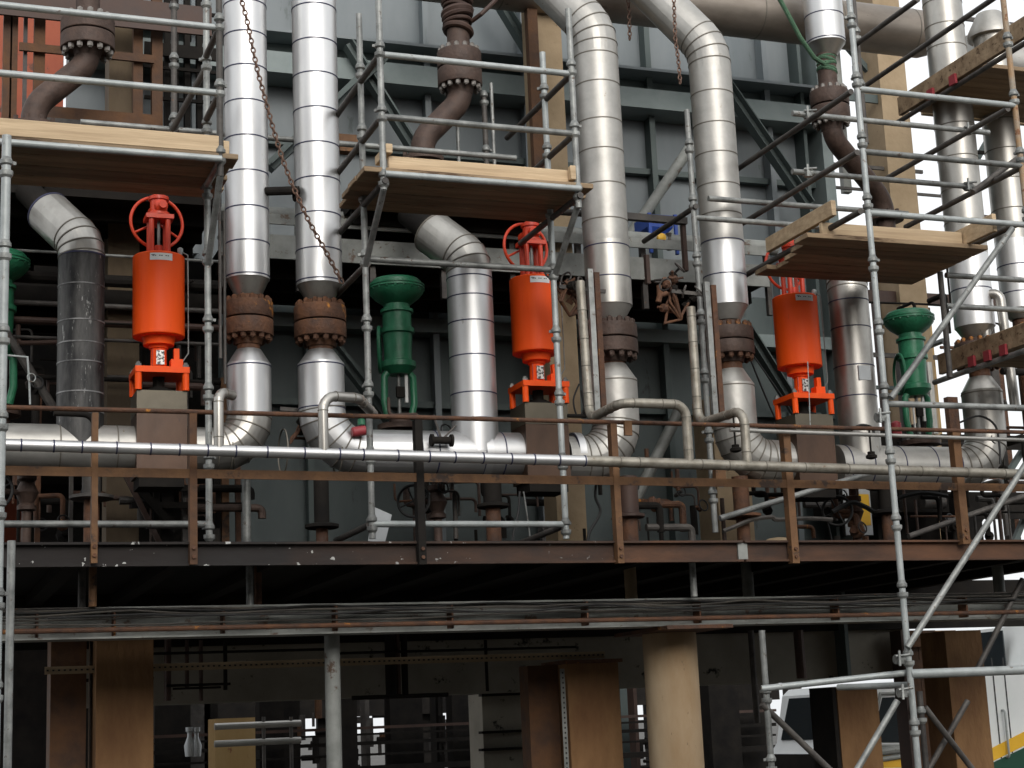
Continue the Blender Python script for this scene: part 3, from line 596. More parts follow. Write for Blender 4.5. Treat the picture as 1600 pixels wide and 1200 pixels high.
# ================================================================== ORANGE VALVES
def orange_valve(label):
    x = vx(247, 470); y = YP - .03
    Z = lambda v: zv(x, y, v)
    t = thing('orange_control_valve', label, 'valve', (x, y, Z(748)), 'orange piston actuated valves')
    bw = .185
    mb = MB(); mb.box(x - bw, x + bw, y - .17, y + .17, Z(748), Z(653)); mb.build('valve_block', 'block', t)
    mb = MB(); mb.box(x - bw, x + bw, y - .17, y + .17, Z(653) + .004, Z(617)); mb.build('block_cover', 'block_top', t)
    mb = MB(); mb.box(x - bw + .02, x + bw - .02, y - .15, y + .15, Z(765), Z(748) - .003); mb.build('block_foot', 'steel_blk', t)
    # mounting frame
    zf = Z(590); mb = MB(); mb.box(x - .20, x + .20, y - .2, y + .16, zf, zf + .045); pl = mb.build('frame_plate', 'orange', t)
    for sx in (-1, 1):
        for sy in (-.17, .13):
            MB().cyl((x + sx * .175, y + sy, Z(617) + .001 if sy > -1 else 0), (x + sx * .175, y + sy, zf + .001), .026, n=16).build('frame_leg', 'orange', t)
            MB().lathe((x + sx * .175, y + sy, zf + .046), ZU, [(.024, 0), (.024, .02), (.014, .021), (.014, .035)], 6).build('nut', 'galv', t)
    MB().lathe((x, y, Z(617)), ZU, [(.11, 0), (.11, .03), (.07, .032), (.07, .05), (.045, .052), (.045, zf - Z(617))], 24).build('bonnet', 'steel_blk', t)
    # neck with nameplate
    nz0, nz1 = zf + .046, Z(535)
    mb = MB(); mb.lathe((x, y, nz0), ZU, [(.085, 0), (.085, .02), (.062, .022), (.058, nz1 - nz0)], 24); mb.build('neck', 'orange', t)
    mb = MB(); mb.box(x - .028, x + .032, y - .075, y - .066, nz0 + .04, nz0 + .15); np_ = mb.build('nameplate', 'plate', t)
    for a in (-1, 1):
        MB().cyl((x + a * .045, y - .03, nz0 + .001), (x + a * .045, y - .03, nz1), .009, n=8).build('tie_rod', 'orange_shade', t)
    mb = MB(); mb.box(x + .075, x + .165, y - .12, y - .03, nz0, nz0 + .075); mb.box(x + .10, x + .14, y - .10, y - .05, nz0 + .076, nz0 + .16); mb.build('positioner', 'orange', t)
    # drum
    rd = .195; d0, d1 = Z(527), Z(402)
    MB().lathe((x, y, d0), ZU, [(.06, -.095), (.072, -.092), (.075, -.07), (.115, -.068), (.120, -.030), (.128, -.006), (rd - .005, -.005), (rd, 0), (rd, d1 - d0 - .008), (rd - .008, d1 - d0)], 48).build('drum', 'orange', t)
    # curved label
    mb = MB(); n = 10; a0, a1 = -2.05, -1.18; i0 = 0
    for k in range(n + 1):
        a = a0 + (a1 - a0) * k / n
        for rr, zz in ((rd + .003, d1 - .075), (rd + .003, d1 - .02)): mb.v.append(Vector((x + math.cos(a) * rr, y + math.sin(a) * rr, zz)))
    for k in range(n): mb.f.append((2 * k, 2 * k + 2, 2 * k + 3, 2 * k + 1))
    lb = mb.build('label_plate', 'label', t)
    mb = MB()
    for row, zz, a_s, a_e in ((0, d1 - .038, -2.0, -1.86), (1, d1 - .045, -1.95, -1.3)):
        n = 8
        for k in range(n):
            if row == 1 and k % 3 == 2: continue
            q0 = a_s + (a_e - a_s) * k / n; q1 = a_s + (a_e - a_s) * (k + .7) / n; i = len(mb.v); rr = rd + .0045
            for q, z_ in ((q0, zz), (q1, zz), (q1, zz + .007), (q0, zz + .007)): mb.v.append(Vector((x + math.cos(q) * rr, y + math.sin(q) * rr, z_)))
            mb.f.append((i, i + 1, i + 2, i + 3))
    mb.build('printed_lines', 'ink', lb)
    MB().lathe((x + .15, y - .09, d1), ZU, [(.016, 0), (.016, .02), (.022, .021), (.022, .05), (.008, .06)], 12).build('fitting', 'galv_lt', t)
    MB().tube([(x + .15, y - .09, d1 + .03), (x + .205, y - .1, d1 + .0), (x + .207, y - .1, d0 + .1), (x + .207, y - .1, d0 - .14), (x + .15, y - .1, nz0 + .04)], .005, 8).build('air_line', 'galv', t)
    # yoke and head
    y1 = Z(345)
    for sx in (-.062, .062):
        for sy in (-.05, .06): MB().cyl((x + sx, y + sy, d1), (x + sx, y + sy, y1), .021, n=14).build('yoke_post', 'orange_shade', t)
    MB().cyl((x, y, d1), (x, y, y1), .012, n=12).build('stem', 'galv', t)
    MB().lathe((x, y, d1), ZU, [(.05, 0), (.05, .03), (.03, .031), (.03, .09)], 20).build('gland', 'orange_shade', t)
    mb = MB(); mb.box(x - .105, x + .105, y - .08, y + .09, y1 + .001, y1 + .035); mb.build('head_plate', 'orange_shade', t)
    mb = MB(); mb.lathe((x, y, y1 + .036), ZU, [(.085, 0), (.085, .02), (.065, .035), (.065, .12), (.078, .125), (.078, .15), (.04, .17), (.035, .26), (.03, .265)], 28)
    mb.lathe((x, y, y1 + .10), Vector((.14, -.99, 0)), [(.05, -.13), (.05, .08), (.03, .1), (.03, .12)], 20); mb.build('gear_head', 'orange_shade', t)
    # handwheel behind the head
    nrm = Vector((.14, -.99, 0)).normalized(); hc = Vector((x + .025, y, Z(340))) - nrm * .14
    w_ = MB().torus(hc, nrm, .205, .013, 48, 10).build('handwheel', 'orange_shade', t)
    e1, e2, _ = basis(nrm)
    for k in range(3):
        a = .5 + k * 2 * math.pi / 3; dd = e1 * math.cos(a) + e2 * math.sin(a)
        MB().cyl(hc, hc + dd * .2, .010, n=10).build('spoke', 'orange_shade', w_)
    MB().lathe(hc - nrm * .03, nrm, [(.035, 0), (.035, .12)], 16).build('hub', 'orange_shade', w_)
    return t, x, Z
va, xv, Zv = orange_valve('orange valve with tall drum actuator, the left one, under the left plank platform')
for (u, v, l, dzr) in ((833, 500, 'orange valve with drum actuator between the middle riser and the dented cream pipe', 437), (1243, 525, 'orange valve with drum actuator below the right plank platform', 465)):
    c = copy_tree(va); X2 = vx(u, v); dz = zv(X2, YP - .03, dzr) - Zv(402)
    c.location = va.location + Vector((X2 - xv, 0, dz)); c['label'] = l; print('valve dz', dz)

# ================================================================== GREEN VALVES
def green_valve(label, u, vtop, y=13.1):
    x = W(u, vtop + 90, y).x; zt_ = zv(x, y, vtop)
    t = thing('green_control_valve', label, 'valve', (x, y, zt), 'green mushroom topped valves')
    MB().lathe((x, y, zt_), -ZU, [(.04, -.0), (.15, .004), (.195, .014), (.215, .034), (.222, .062)], 48).build('diaphragm_cover', 'green', t)
    rim = MB().lathe((x, y, zt_ - .062), -ZU, [(.243, 0), (.243, .014), (.236, .016), (.236, .022), (.243, .024), (.243, .038)], 48).build('rim', 'green', t)
    for k in range(20):
        a = k * math.pi / 10; MB().hexnut((x + math.cos(a) * .231, y + math.sin(a) * .231, zt_ - .114), ZU, .011, .012).build('bolt', 'green', rim)
    MB().lathe((x, y, zt_ - .10), -ZU, [(.235, 0), (.228, .03), (.19, .075), (.13, .12), (.112, .13), (.112, .175)], 48).build('diaphragm_case', 'green', t)
    h = .275
    MB().lathe((x, y, zt_ - h), -ZU, [(.14, 0), (.14, .025), (.122, .03), (.122, .16), (.145, .165), (.145, .205), (.126, .215), (.118, .36), (.118, .44), (.15, .455), (.15, .50), (.12, .53), (.09, .56)], 32).build('spring_barrel', 'green', t)
    zy = zt_ - h - .50
    for s in (-1, 1):
        MB().tube([(x + s * .06, y, zy - .0), (x + s * .125, y, zy - .08), (x + s * .13, y, zy - .30), (x + s * .10, y, zy - .44)], .030, 12).build('yoke_arm', 'green', t)
    MB().cyl((x, y, zy - .45), (x, y, zy), .016, n=12).build('stem', 'galv', t)
    MB().box(x - .035, x + .035, y - .05, y - .02, zy - .26, zy - .17).build('stem_clamp', 'steel_blk', t)
    MB().box(x + .045, x + .07, y - .03, y - .01, zy - .30, zy - .06).build('travel_scale', 'label', t)
    MB().torus((x - .16, y, zt_ - h - .35), Vector((.9, -.3, 0)), .19, .015, 36, 8).build('side_wheel', 'green', t)
    MB().lathe((x, y, zt_ - h - .99), ZU, [(.11, -.32), (.11, -.05), (.19, -.045), (.19, .0), (.09, .01), (.09, .05)], 28).build('bonnet', 'cast', t)
    return t
green_valve('green mushroom topped valve beside the middle riser', 621, 436)
green_valve('green mushroom topped valve at the far left edge', -4, 394)
green_valve('green mushroom topped valve behind the slanting scaffold brace at the right', 1427, 486)

# ================================================================== SERVICE HEADER PIPE IN FRONT OF THE RAIL
YV = 10.95
h0, h1, h2 = W(-60, 693, YV), W(915, 720, YV), W(1700, 744, YV)
h1.z = W(905, 720, YV).z
rh = .039
sv = thing('service_pipe', 'long thin lagged pipe in front of the railing, bright left and aged right', 'pipe', h1)
def on(u): 
    f = u; a, b = (h0, h1) if u <= 915 else (h1, h2)
    x = W(u, 693 + (u + 60) * .0277, YV).x; t = (x - a.x) / (b.x - a.x); return a.lerp(b, t)
o = MB().cyl(h0, h1, rh, n=32).build('bright_jacket', 'alu', sv)
for u in (33, 84, 128, 182, 235, 280, 324, 368, 417, 475, 530, 567, 621, 670, 710, 754, 798, 834, 873, 913): band(sv, on(u), h1 - h0, rh, 'band', .012)
MB().cyl(h1, h2, rh * 1.0, n=32).build('aged_jacket', 'alu_small', sv)
for k in range(13): band(sv, h1.lerp(h2, (k + .2 + .6 * random.random()) / 13), h2 - h1, rh, 'seam', .01, .003)
def small(label_mat, pts, r=.055, bandn=0, R=.11, nm='branch', m='alu_small'):
    P, arcs = bend(pts, R, 5); mb = MB(); mb.sharp = 14; mb.tube(P, r, 24); mb.build(nm, m, sv)
    for a, b in arcs:
        for k in (a, b): band(sv, P[k], P[min(k + 1, len(P) - 1)] - P[max(0, k - 1)], r, 'seam', .008, .003)
    for i in range(len(P) - 1):
        L = (P[i + 1] - P[i]).length
        if L > .3:
            for q in run(L, .22): band(sv, P[i] + (P[i + 1] - P[i]).normalized() * q, P[i + 1] - P[i], r, 'seam', .008, .003)
b = on(342); small('', [b, (b.x, YV, zv(b.x, YV, 612)), (b.x + .12, YV + .12, zv(b.x, YV, 612))], .034, m='alu_dull', R=.07)
b = on(506); zz = zv(b.x, YV, 618); small('', [b, (b.x, YV, zz), (b.x + .28, YV + .1, zz + .01), (b.x + .5, YV + .5, zz - .02)], .035, m='alu_dull')
b = on(1077); zz = zv(b.x, YV, 632); x2 = xu(YV + .1, zz, 962); x3 = xu(YV + .5, zz, 918)
small('', [b, (b.x, YV, zz), (x2, YV, zz), (x2 - .02, YV + .55, zz - .02), (x2 - .02, YV + .6, zv(x2, YV + .6, 440))], .036, R=.10)
b = on(1168); zz = zv(b.x, YV, 640); small('', [b, (b.x, YV, zz), (b.x - .07, YV + .62, zz), (b.x - .07, YV + .62, zv(b.x - .07, YV + .62, 480))], .036, R=.12)

# ================================================================== RAILING
YR = 11.17
rl = thing('deck_railing', 'rusty steel hand rail along the deck edge', 'railing', (W(660, 880, YR).x, YR, zb_))
mb = MB(); a, b = W(-60, 633, YR), W(1700, 678, YR); b.z = a.z = (a.z + b.z) / 2; a.z = W(30, 637, YR).z; b.z = W(1500, 673, YR).z
mb.cyl(a, b, .017, n=12); mb.build('top_rail', 'rust', rl)
a2, b2 = a.copy(), b.copy(); xx = W(1140, 672, YR - .05).x; MB().cyl((xx, YR - .05, W(1150, 672, YR - .05).z), (b.x, YR - .05, W(1560, 688, YR - .05).z), .016, n=12).build('lower_hand_rail', 'alu_old', rl)
a, b = W(-60, 734, YR), W(1700, 764, YR); MB().beam(a, b, .012, .062).build('mid_rail', 'rust_or', rl)
for (u, v, m, wd, top, bot) in ((148, 760, 'rust_or', .04, 645, 880), (302, 760, 'rust_br', .05, 645, 882), (657, 770, 'steel_blk', .055, 656, 882), (964, 770, 'rust_or', .05, 662, 880), (1235, 770, 'rust_or', .06, 672, 880), (1502, 770, 'rust_or', .07, 676, 850)):
    x = W(u, v, YR).x; z0, z1 = zv(x, YR, bot), zv(x, YR, top)
    mb = MB(); mb.box(x - wd / 2, x + wd / 2, YR - .012, YR - .002 + .006, z0, z1); mb.box(x - wd / 2, x - wd / 2 + .008, YR + .005, YR + .06, z0, z1); p = mb.build('rail_post', m, rl)
    MB().hexnut((x, YR - .012, z0 + .05), Vector((0, -1, 0)), .014, .014).build('bolt', 'rust', p)
    MB().hexnut((x, YR - .012, z0 + .11), Vector((0, -1, 0)), .014, .014).build('bolt', 'rust', p)
mb = MB(); p = W(722, 668, YR - .02) ; x = W(980, 664, YR - .03).x; mb.box(x - .03, x + .03, YR - .05, YR - .025, zv(x, YR, 682), zv(x, YR, 659)); mb.build('clip_plate', 'rust_or', rl)

# ================================================================== SCAFFOLDS
TR = .0242
def cup(th, pole, x, y, z):
    global CUPM
    if 'CUPM' not in globals():
        q = MB(); q.lathe((0, 0, 0), ZU, [(.026, -.035), (.044, -.015), (.046, .0), (.046, .012), (.04, .014)], 16); q.lathe((0, 0, .055), ZU, [(.03, -.01), (.043, 0), (.043, .022), (.036, .03), (.027, .05)], 16)
        q.v = [Vector((v.x * .88, v.y * .88, v.z)) for v in q.v]; q.box(.03, .055, -.012, .012, .055, .075)
        me = bpy.data.meshes.new('coupler'); me.from_pydata([tuple(v) for v in q.v], [], q.f); me.materials.append(M['galv']); me.shade_smooth(); me.set_sharp_from_angle(angle=.5)
        CUPM = me
    o = bpy.data.objects.new('coupler', CUPM); S.collection.objects.link(o); o.parent = pole; o.location = Vector((x, y, z)) - th.location; o.rotation_euler.z = random.uniform(0, 3)
def pole(th, u, v, y, v0, v1, m, zs=None, cups=True, name='standard', r=TR):
    x = W(u, v, y).x; z1 = zv(x, y, v0); z0 = zv(x, y, v1) if v1 is not None else 0
    p = MB().cyl((x, y, z0), (x, y, z1), r, n=16).build(name, m, th)
    if cups:
        z = zs if zs is not None else z0 + .1
        while z - .5 > z0: z -= .5
        while z < z0: z += .5
        while z < z1 - .04: cup(th, p, x, y, z); z += .5
    return x
def hrail(th, x0, x1, y, z, m, name='guard_rail', r=TR): return MB().cyl((x0, y, z), (x1, y, z), r, n=16).build(name, m, th)
def drail(th, x, y0, y1, z, m, name='transom', r=TR): return MB().cyl((x, y0, z), (x, y1, z), r, n=16).build(name, m, th)
def clamp(th, par, p):
    p = Vector(p); q = MB(); q.lathe(p - Vector((.0, 0, .035)), ZU, [(.034, 0), (.036, .01), (.036, .06), (.034, .07)], 14); q.lathe(p - Vector((.035, 0, 0)), Vector((1, 0, 0)), [(.034, 0), (.034, .07)], 14)
    q.cyl(p + Vector((-.05, -.03, .02)), p + Vector((.06, -.05, .03)), .010, n=8); q.cyl(p + Vector((-.03, -.05, -.05)), p + Vector((-.02, -.04, .06)), .010, n=8); q.build('clamp', 'galv', par)
YO, YI = 11.05, 11.6
ZPL = W(170, 235, YO).z; ZPM = W(745, 282, YO).z; print('platform z', ZPL, ZPM, W(1400, 392, YO).z, W(1400, 392, 11.6).z)
# -- left scaffold
s1 = thing('scaffold_tower', 'galvanised tube scaffold carrying the left plank platform', 'scaffold', (W(325, 840, YI).x, YI, zt))
xl2 = pole(s1, 343, 100, YO, -40, 276, 'galv_dk', zs=W(345, 43, YO).z - .0)
xl1 = pole(s1, 325, 500, YI, -40, 842, 'galv', zs=W(326, 205, YI).z)
for v in (43, 145): 
    zz = W(337, v, YO).z; hrail(s1, xl2 - 1.85, xl2, YO, zz, 'galv_lt'); drail(s1, xl2, YO, YI, zz, 'galv_dk')
zz = W(337, 250, YO - .02).z; hrail(s1, xl2 - 1.83, xl2, YO - .05, zz, 'galv_lt', 'ledger'); drail(s1, xl2, YO, YI, zz, 'galv')
zz = W(200, 819, YI).z; hrail(s1, xl1 - 1.9, xl1, YI, zz, 'galv', 'ledger')
pole(s1, 272, 110, 12.4, -40, 215, 'galv_dk'); pole(s1, 344, 470, 12.0, 310, 560, 'galv_dk', cups=False, r=.012); pole(s1, 351, 470, 12.0, 330, 600, 'galv_dk', cups=False, r=.012)
MB().cyl(W(325, 100, 11.9), W(268, 205, 12.4), TR, n=12).build('brace', 'galv_dk', s1)
MB().cyl((xl2, YO, ZPL - .12), (xl1, YI, ZPL - .62), TR, n=12).build('brace', 'galv', s1)
# -- middle scaffold
s2 = thing('scaffold_tower', 'galvanised tube scaffold carrying the middle plank platform', 'scaffold', (W(577, 840, YI).x, YI, zt))
xa1 = pole(s2, 597, 200, YO, -40, 297, 'galv', zs=W(597, 85, YO).z); xa2 = pole(s2, 564, 150, YI, 22, 842, 'galv', zs=W(567, 118, YI).z)
xb1 = pole(s2, 895, 150, YO, 14, 325, 'galv', zs=W(893, 113, YO).z); xb2 = pole(s2, 868, 500, YI, 82, 842, 'galv_lt', zs=W(852, 150, YI).z)
for v in (88, 185):
    zz = W(605, v - 2, YO).z; hrail(s2, xa1, xb1, YO, zz, 'galv' if v > 100 else 'galv_lt'); drail(s2, xa1, YO - .02, 12.5, zz, 'galv_dk'); drail(s2, xb1, YO, 12.5, zz, 'galv_dk')
zz = ZPM - .02; hrail(s2, xa1, xb1, YO - .05, zz - .0, 'galv_lt', 'ledger')
for xx_ in (xa1, xb1): drail(s2, xx_, YO - .05, YI + .7, zz - .05, 'galv_dk'); MB().cyl((xx_, YO, ZPM - .12), (xx_, YI, ZPM - .55), TR, n=12).build('brace', 'galv', s2)
hrail(s2, xa2, xb2, YI, W(700, 412, YI).z, 'galv', 'ledger'); hrail(s2, xa2, xb2, YI, W(720, 819, YI).z, 'galv_lt', 'ledger')
hrail(s2, xa2 - 2.0, xa2 + 1.6, YI + .9, W(720, 240, YI + .9).z, 'galv', 'ledger')
drail(s2, xa2, YI, YI + 1.2, W(565, 415, YI).z, 'galv_dk'); MB().cyl(W(577, 820, YI), W(525, 845, 12.4), TR, n=12).build('brace', 'galv_dk', s2); MB().cyl(W(880, 822, YI), W(810, 850, 12.4), TR, n=12).build('brace', 'galv_dk', s2)
for (u, v0, v1) in ((716, 190, 262), (770, 130, 262)): pole(s2, u, (v0 + v1) / 2, 13.0, v0, v1, 'galv', cups=False, r=.016)
pole(s2, 758, 200, 12.9, 150, 262, 'galv_dk')
# -- post scaffold between the cream pipes
s3 = thing('scaffold_post_frame', 'weathered scaffold standard between the two cream pipes', 'scaffold', (W(1100, 830, 12.0).x, 12.0, zt))
xc = pole(s3, 1092, 450, 12.0, 172, 832, 'galv', zs=W(1078, 235, 12.0).z)
zz = W(1250, 352, 12.0).z; hrail(s3, xc, xc + 1.6, 12.0, zz, 'galv', 'ledger'); hrail(s3, xc - 1.2, xc, 12.9, W(1000, 340, 12.9).z, 'galv_dk', 'ledger', r=.03)
drail(s3, xc, 11.95, 13.0, W(1085, 325, 12.0).z, 'galv_dk'); hrail(s3, xc + .2, xc + 2.2, 12.1, W(1300, 325, 12.1).z, 'galv', 'ledger')
# -- right scaffold tower, standing on the ground
Y1 = 10.55; Y2 = 11.9
s4 = thing('scaffold_tower', 'tall scaffold tower at the right standing on the ground in front of the deck', 'scaffold', (W(1372, 500, Y1).x, Y1, 0))
xf1 = pole(s4, 1372, 500, Y1, -60, None, 'galv_lt', zs=W(1336, 132, Y1).z)
xf2 = pole(s4, 1584, 150, Y1, -60, None, 'rustpole', zs=W(1580, 70, Y1).z)
xg1 = pole(s4, 1345, 130, Y2, -60, 225, 'galv_dk', zs=W(1340, 60, Y2).z)
pole(s4, 1440, 1120, 11.5, 1080, None, 'galv_dk', zs=1.0); pole(s4, 1197, 1080, 11.2, 985, None, 'galv', zs=1.7)
for v in (140, 237, 332): hrail(s4, xf1, xf2, Y1, W(1350, v, Y1).z, 'galv_lt' if v != 237 else 'galv')
for k, (u0, u1, v) in enumerate(((1238, 1545, 177), (1238, 1520, 268))):
    z_ = W(u0, v, 11.5).z; r_ = hrail(s4, W(u0, v, 11.5).x, xu(11.5, z_, u1), 11.5, z_, 'galv')
    clamp(s4, r_, (xu(11.5, z_, 1262), 11.5, z_)); clamp(s4, r_, (xu(11.5, z_, 1512), 11.5, z_))
for v in (430, 478): hrail(s4, W(1478, v, 11.3).x, W(1478, v, 11.3).x + 2, 11.3, W(1478, v, 11.3).z, 'galv')
pole(s4, 1476, 500, 11.3, 425, 590, 'galv_dk', cups=False)
hrail(s4, xf1, xf2 + .5, Y1, W(1392, 631, Y1).z, 'galv'); hrail(s4, xf1, xf2 + .5, Y1, W(1425, 1053, Y1).z, 'galv_lt', r=.034)
def dline(u0, v0, ya, u1, m, name='transom', r=TR):   # straight tube along depth, starting at (u0,v0) on ya and ending at column u1
    p = W(u0, v0, ya); lo, hi = ya, ya + 8
    for _ in range(40):
        mid = (lo + hi) / 2; c = AX * p.x + AY * mid + AZ * (p.z - 1.6)
        if 800 + F * c.x / -c.z > u1: lo = mid
        else: hi = mid
    return drail(s4, p.x, ya, hi, p.z, m, name, r), p, hi
for a in ((1434, -1, 10.9, 1338), (1555, -4, 10.6, 1350), (1330, 143, Y1, 1152), (1340, 238, Y1, 1160), (1575, 170, Y1, 1385), (1595, 262, Y1, 1415), (1345, 330, Y1, 1165), (1590, 350, Y1, 1400)):
    dline(*a, 'galv_dk')
for (a, b, m, y) in (((1582, 357), (1392, 622), 'galv', Y1 - .06), ((1625, 690), (1418, 1012), 'galv', Y1 - .06), ((1125, 810), (1380, 733), 'galv', 11.5), ((1598, 905), (1525, 1050), 'galv_dk', 11.6), ((1190, 1100), (1330, 1235), 'galv_dk', 11.2),
                     ((1402, 1095), (1320, 1235), 'galv', Y1), ((1445, 1105), (1545, 1235), 'galv_dk', 11.5), ((1512, 1095), (1432, 1235), 'galv_dk', 11.6), ((1600, 775), (1420, 838), 'galv_dk', 11.9), ((1600, 240), (1520, 300), 'galv_dk', 10.9)):
    mb = MB().cyl(W(*a, y), W(*b, y), TR, n=14).build('brace', m, s4)
r_ = MB().cyl(W(1190, 1076, 10.9), W(1420, 1051, Y1 + .05), TR, n=14).build('ledger', 'galv_lt', s4); clamp(s4, r_, W(1405, 1030, Y1 - .04)); clamp(s4, r_, W(1410, 1082, Y1 - .04)); clamp(s4, r_, W(1375, 652, Y1 - .03))
MB().cyl(W(1310, 1074, 11.3), W(1425, 1070, Y1 + .1), TR, n=14).build('ledger', 'galv_lt', s4)
# -- pole at the left edge, nearer the camera
s5 = thing('scaffold_standard', 'pale green galvanised scaffold standard at the left edge of the picture', 'scaffold', (W(3, 900, 9.6).x, 9.6, 0))
pole(s5, 5, 500, 9.6, 212, None, 'galv_lt', zs=W(6, 400, 9.6).z, r=.027); 
x = W(17, 900, 10.2).x; tag(MB().cyl((x, 10.2, 0), (x, 10.2, zv(x, 10.2, 845)), .024, n=14).build('scaffold_tube', 'galv'), 'short grey scaffold tube just right of the pale green standard at the left edge', 'scaffold tube')

# ------------------------------------------------------------------ planks
def plank(label, x0, x1, y0, y1, z0, z1, m, group='timber planks decking the scaffold platforms', name='scaffold_plank', cat='plank'):
    mb = MB(); j = .006; mb.box(x0 + random.uniform(-j, j), x1 + random.uniform(-j, j), y0, y1, z0, z1)
    o = mb.build(name, m); tag(o, label, cat, group)
    bv = o.modifiers.new('b', 'BEVEL'); bv.width = .004; bv.segments = 1; return o
ordn = ['front', 'second', 'third', 'fourth', 'fifth', 'sixth']
def platform(nm, xa, xb, y0, n, z, toe=.15, rag=.06, split=None):
    for k in range(n):
        plank('%s plank from the front of the %s platform, brown underside' % (ordn[k], nm), xa - random.uniform(0, rag), xb + random.uniform(0, rag), y0 + k * .228, y0 + k * .228 + .214, z, z + .04, 'timber_dk')
zz = ZPL
platform('left', xl2 - 2.2, xl2 + .10, YO - .02, 4, ZPL - .0)
plank('light timber toe board on edge along the front of the left platform', xl2 - 1.86, xl2 - .0, YO - .02, YO + .02, ZPL + .042, ZPL + .165, 'timber', None, 'toe_board', 'board')
plank('short light board end at the right end of the left platform', xl2 + .02, xl2 + .065, YO + .0, YO + .22, ZPL + .042, ZPL + .14, 'timber', None, 'toe_board', 'board')
platform('middle', xa1 - .10, xb1 + .10, YO - .02, 4, ZPM)
plank('light timber toe board on edge along the front of the middle platform', xa1 + .05, xb1 - .02, YO + .03, YO + .07, ZPM + .042, ZPM + .15, 'timber', None, 'toe_board', 'board')
plank('short light block at the left end of the middle platform toe board', xa1 + .02, xa1 + .065, YO - .02, YO + .28, ZPM + .155, ZPM + .225, 'timber', None, 'toe_board', 'board')
plank('short light block at the right end of the middle platform toe board', xb1 - .07, xb1 - .025, YO - .03, YO + .02, ZPM + .06, ZPM + .17, 'timber', None, 'toe_board', 'board')
# right platform
YQ = 10.95
zq = W(1400, 380, YQ).z; xq0 = xu(YQ, zq, 1262); xq1 = xu(YQ, zq, 1545)
for k in range(5):
    plank('%s plank from the front of the right platform, brown underside' % ordn[k], xq0 + (.0, .10, .17, .22, .14)[k], xq1, YQ + k * .228, YQ + k * .228 + .214, zq, zq + .04, 'timber_dk')
plank('light timber toe board on edge along the front of the right platform', xu(YQ, zq, 1290), xu(YQ, zq, 1512), YQ + .05, YQ + .09, zq + .042, zq + .15, 'timber', None, 'toe_board', 'board')
plank('light toe board end pointing back at the left of the right platform', xu(YQ, zq, 1290), xu(YQ, zq, 1290) + .04, YQ - .12, YQ + .95, zq + .155, zq + .28, 'timber', None, 'toe_board', 'board')
plank('light toe board pointing back at the right of the right platform', xu(YQ, zq, 1512), xu(YQ, zq, 1512) + .04, YQ - .35, YQ + .25, zq + .042, zq + .19, 'timber', None, 'toe_board', 'board')
# upper right platform (above the frame's edge), its side board runs into depth
p = W(1610, 42, 10.7); zu = p.z
plank('long brown side board of the high platform at the top right', p.x, p.x + .05, 10.7, 12.7, zu - .05, zu + .13, 'timber_dk', None, 'side_board', 'board')
for k in range(5):
    plank('high platform plank at the top right, %s from the front' % ordn[k], p.x + .06, p.x + 2.4, 11.55 + k * .228, 11.55 + k * .228 + .222, zu - .0, zu + .04, 'timber_dk')
plank('light end board on the high platform at the top right', p.x + .3, p.x + 2.4, 12.72, 12.76, zu + .0, zu + .16, 'timber', None, 'toe_board', 'board')
drail(s4, p.x + .03, 10.6, 12.8, zu - .09, 'galv_dk')
for k, yy in enumerate((11.75, 12.1)):
    tag(MB().box(p.x - .03, p.x - .003, yy, yy + .09, zu - .09, zu + .0).build('red_clip', 'red'), 'red clip on the side board of the high platform, the %s one' % ('nearer', 'farther')[k], 'clip')
# lower right platform
p = W(1610, 530, 10.9); zu = p.z
plank('brown side board of the low platform at the right edge', p.x, p.x + .05, 10.9, 12.2, zu - .02, zu + .16, 'timber_dk', None, 'side_board', 'board')
for k in range(4):
    plank('low platform plank at the right edge, %s from the front' % ordn[k], p.x + .06, p.x + 2, 11.0 + k * .228, 11.0 + k * .228 + .222, zu - .0, zu + .04, 'timber_dk')
drail(s4, p.x + .02, 10.8, 12.3, zu - .07, 'galv')
for k in range(3): tag(MB().box(p.x - .03, p.x - .003, 11.2 + k * .22, 11.28 + k * .22, zu - .06, zu + .03).build('red_clip', 'red'), 'red clip under the low platform at the right edge, %s from the front' % ordn[k], 'clip')

# ================================================================== DECK HARDWARE
def support(label, u, vd, y, vtop, rs, m='steel_blk', rd=.13):
    x = W(u, vd, y).x; zd = zv(x, y, vd); t = thing('pipe_support', label, 'pipe support', (x, y, zt), 'pipe supports standing on the deck')
    MB().cyl((x, y, zd + .02), (x, y, zv(x, y, vtop)), rs, n=20).build('stem', m, t)
    MB().lathe((x, y, zd - .02), ZU, [(rd * .9, 0), (rd, .008), (rd, .03), (rd * .7, .04)], 28).build('disc', m, t)
    MB().lathe((x, y, zt), ZU, [(rs * 1.5, 0), (rs * 1.5, .03), (rs * .8, .04), (rs * .8, max(.05, zd - zt - .02))], 20).build('foot', 'rust', t)
support('black stem and disc support under the first silver bend', 503, 822, YP - .1, 742, .058)
support('black stem and disc support under the middle riser', 770, 790, YP, 745, .075, rd=.13)
support('brown stem and disc support under the dented cream pipe', 983, 806, YP, 745, .085, 'maroon', .13)
support('rusty stem and disc support under the right cream pipe', 1160, 806, YP, 745, .07, 'rust', .16)
support('dark stem and disc support at the far left', 143, 777, YP, 740, .07, 'galv_dk', .16)
support('dark support stem under the right silver run', 1385, 800, YP, 745, .06, 'steel_blk', .12)
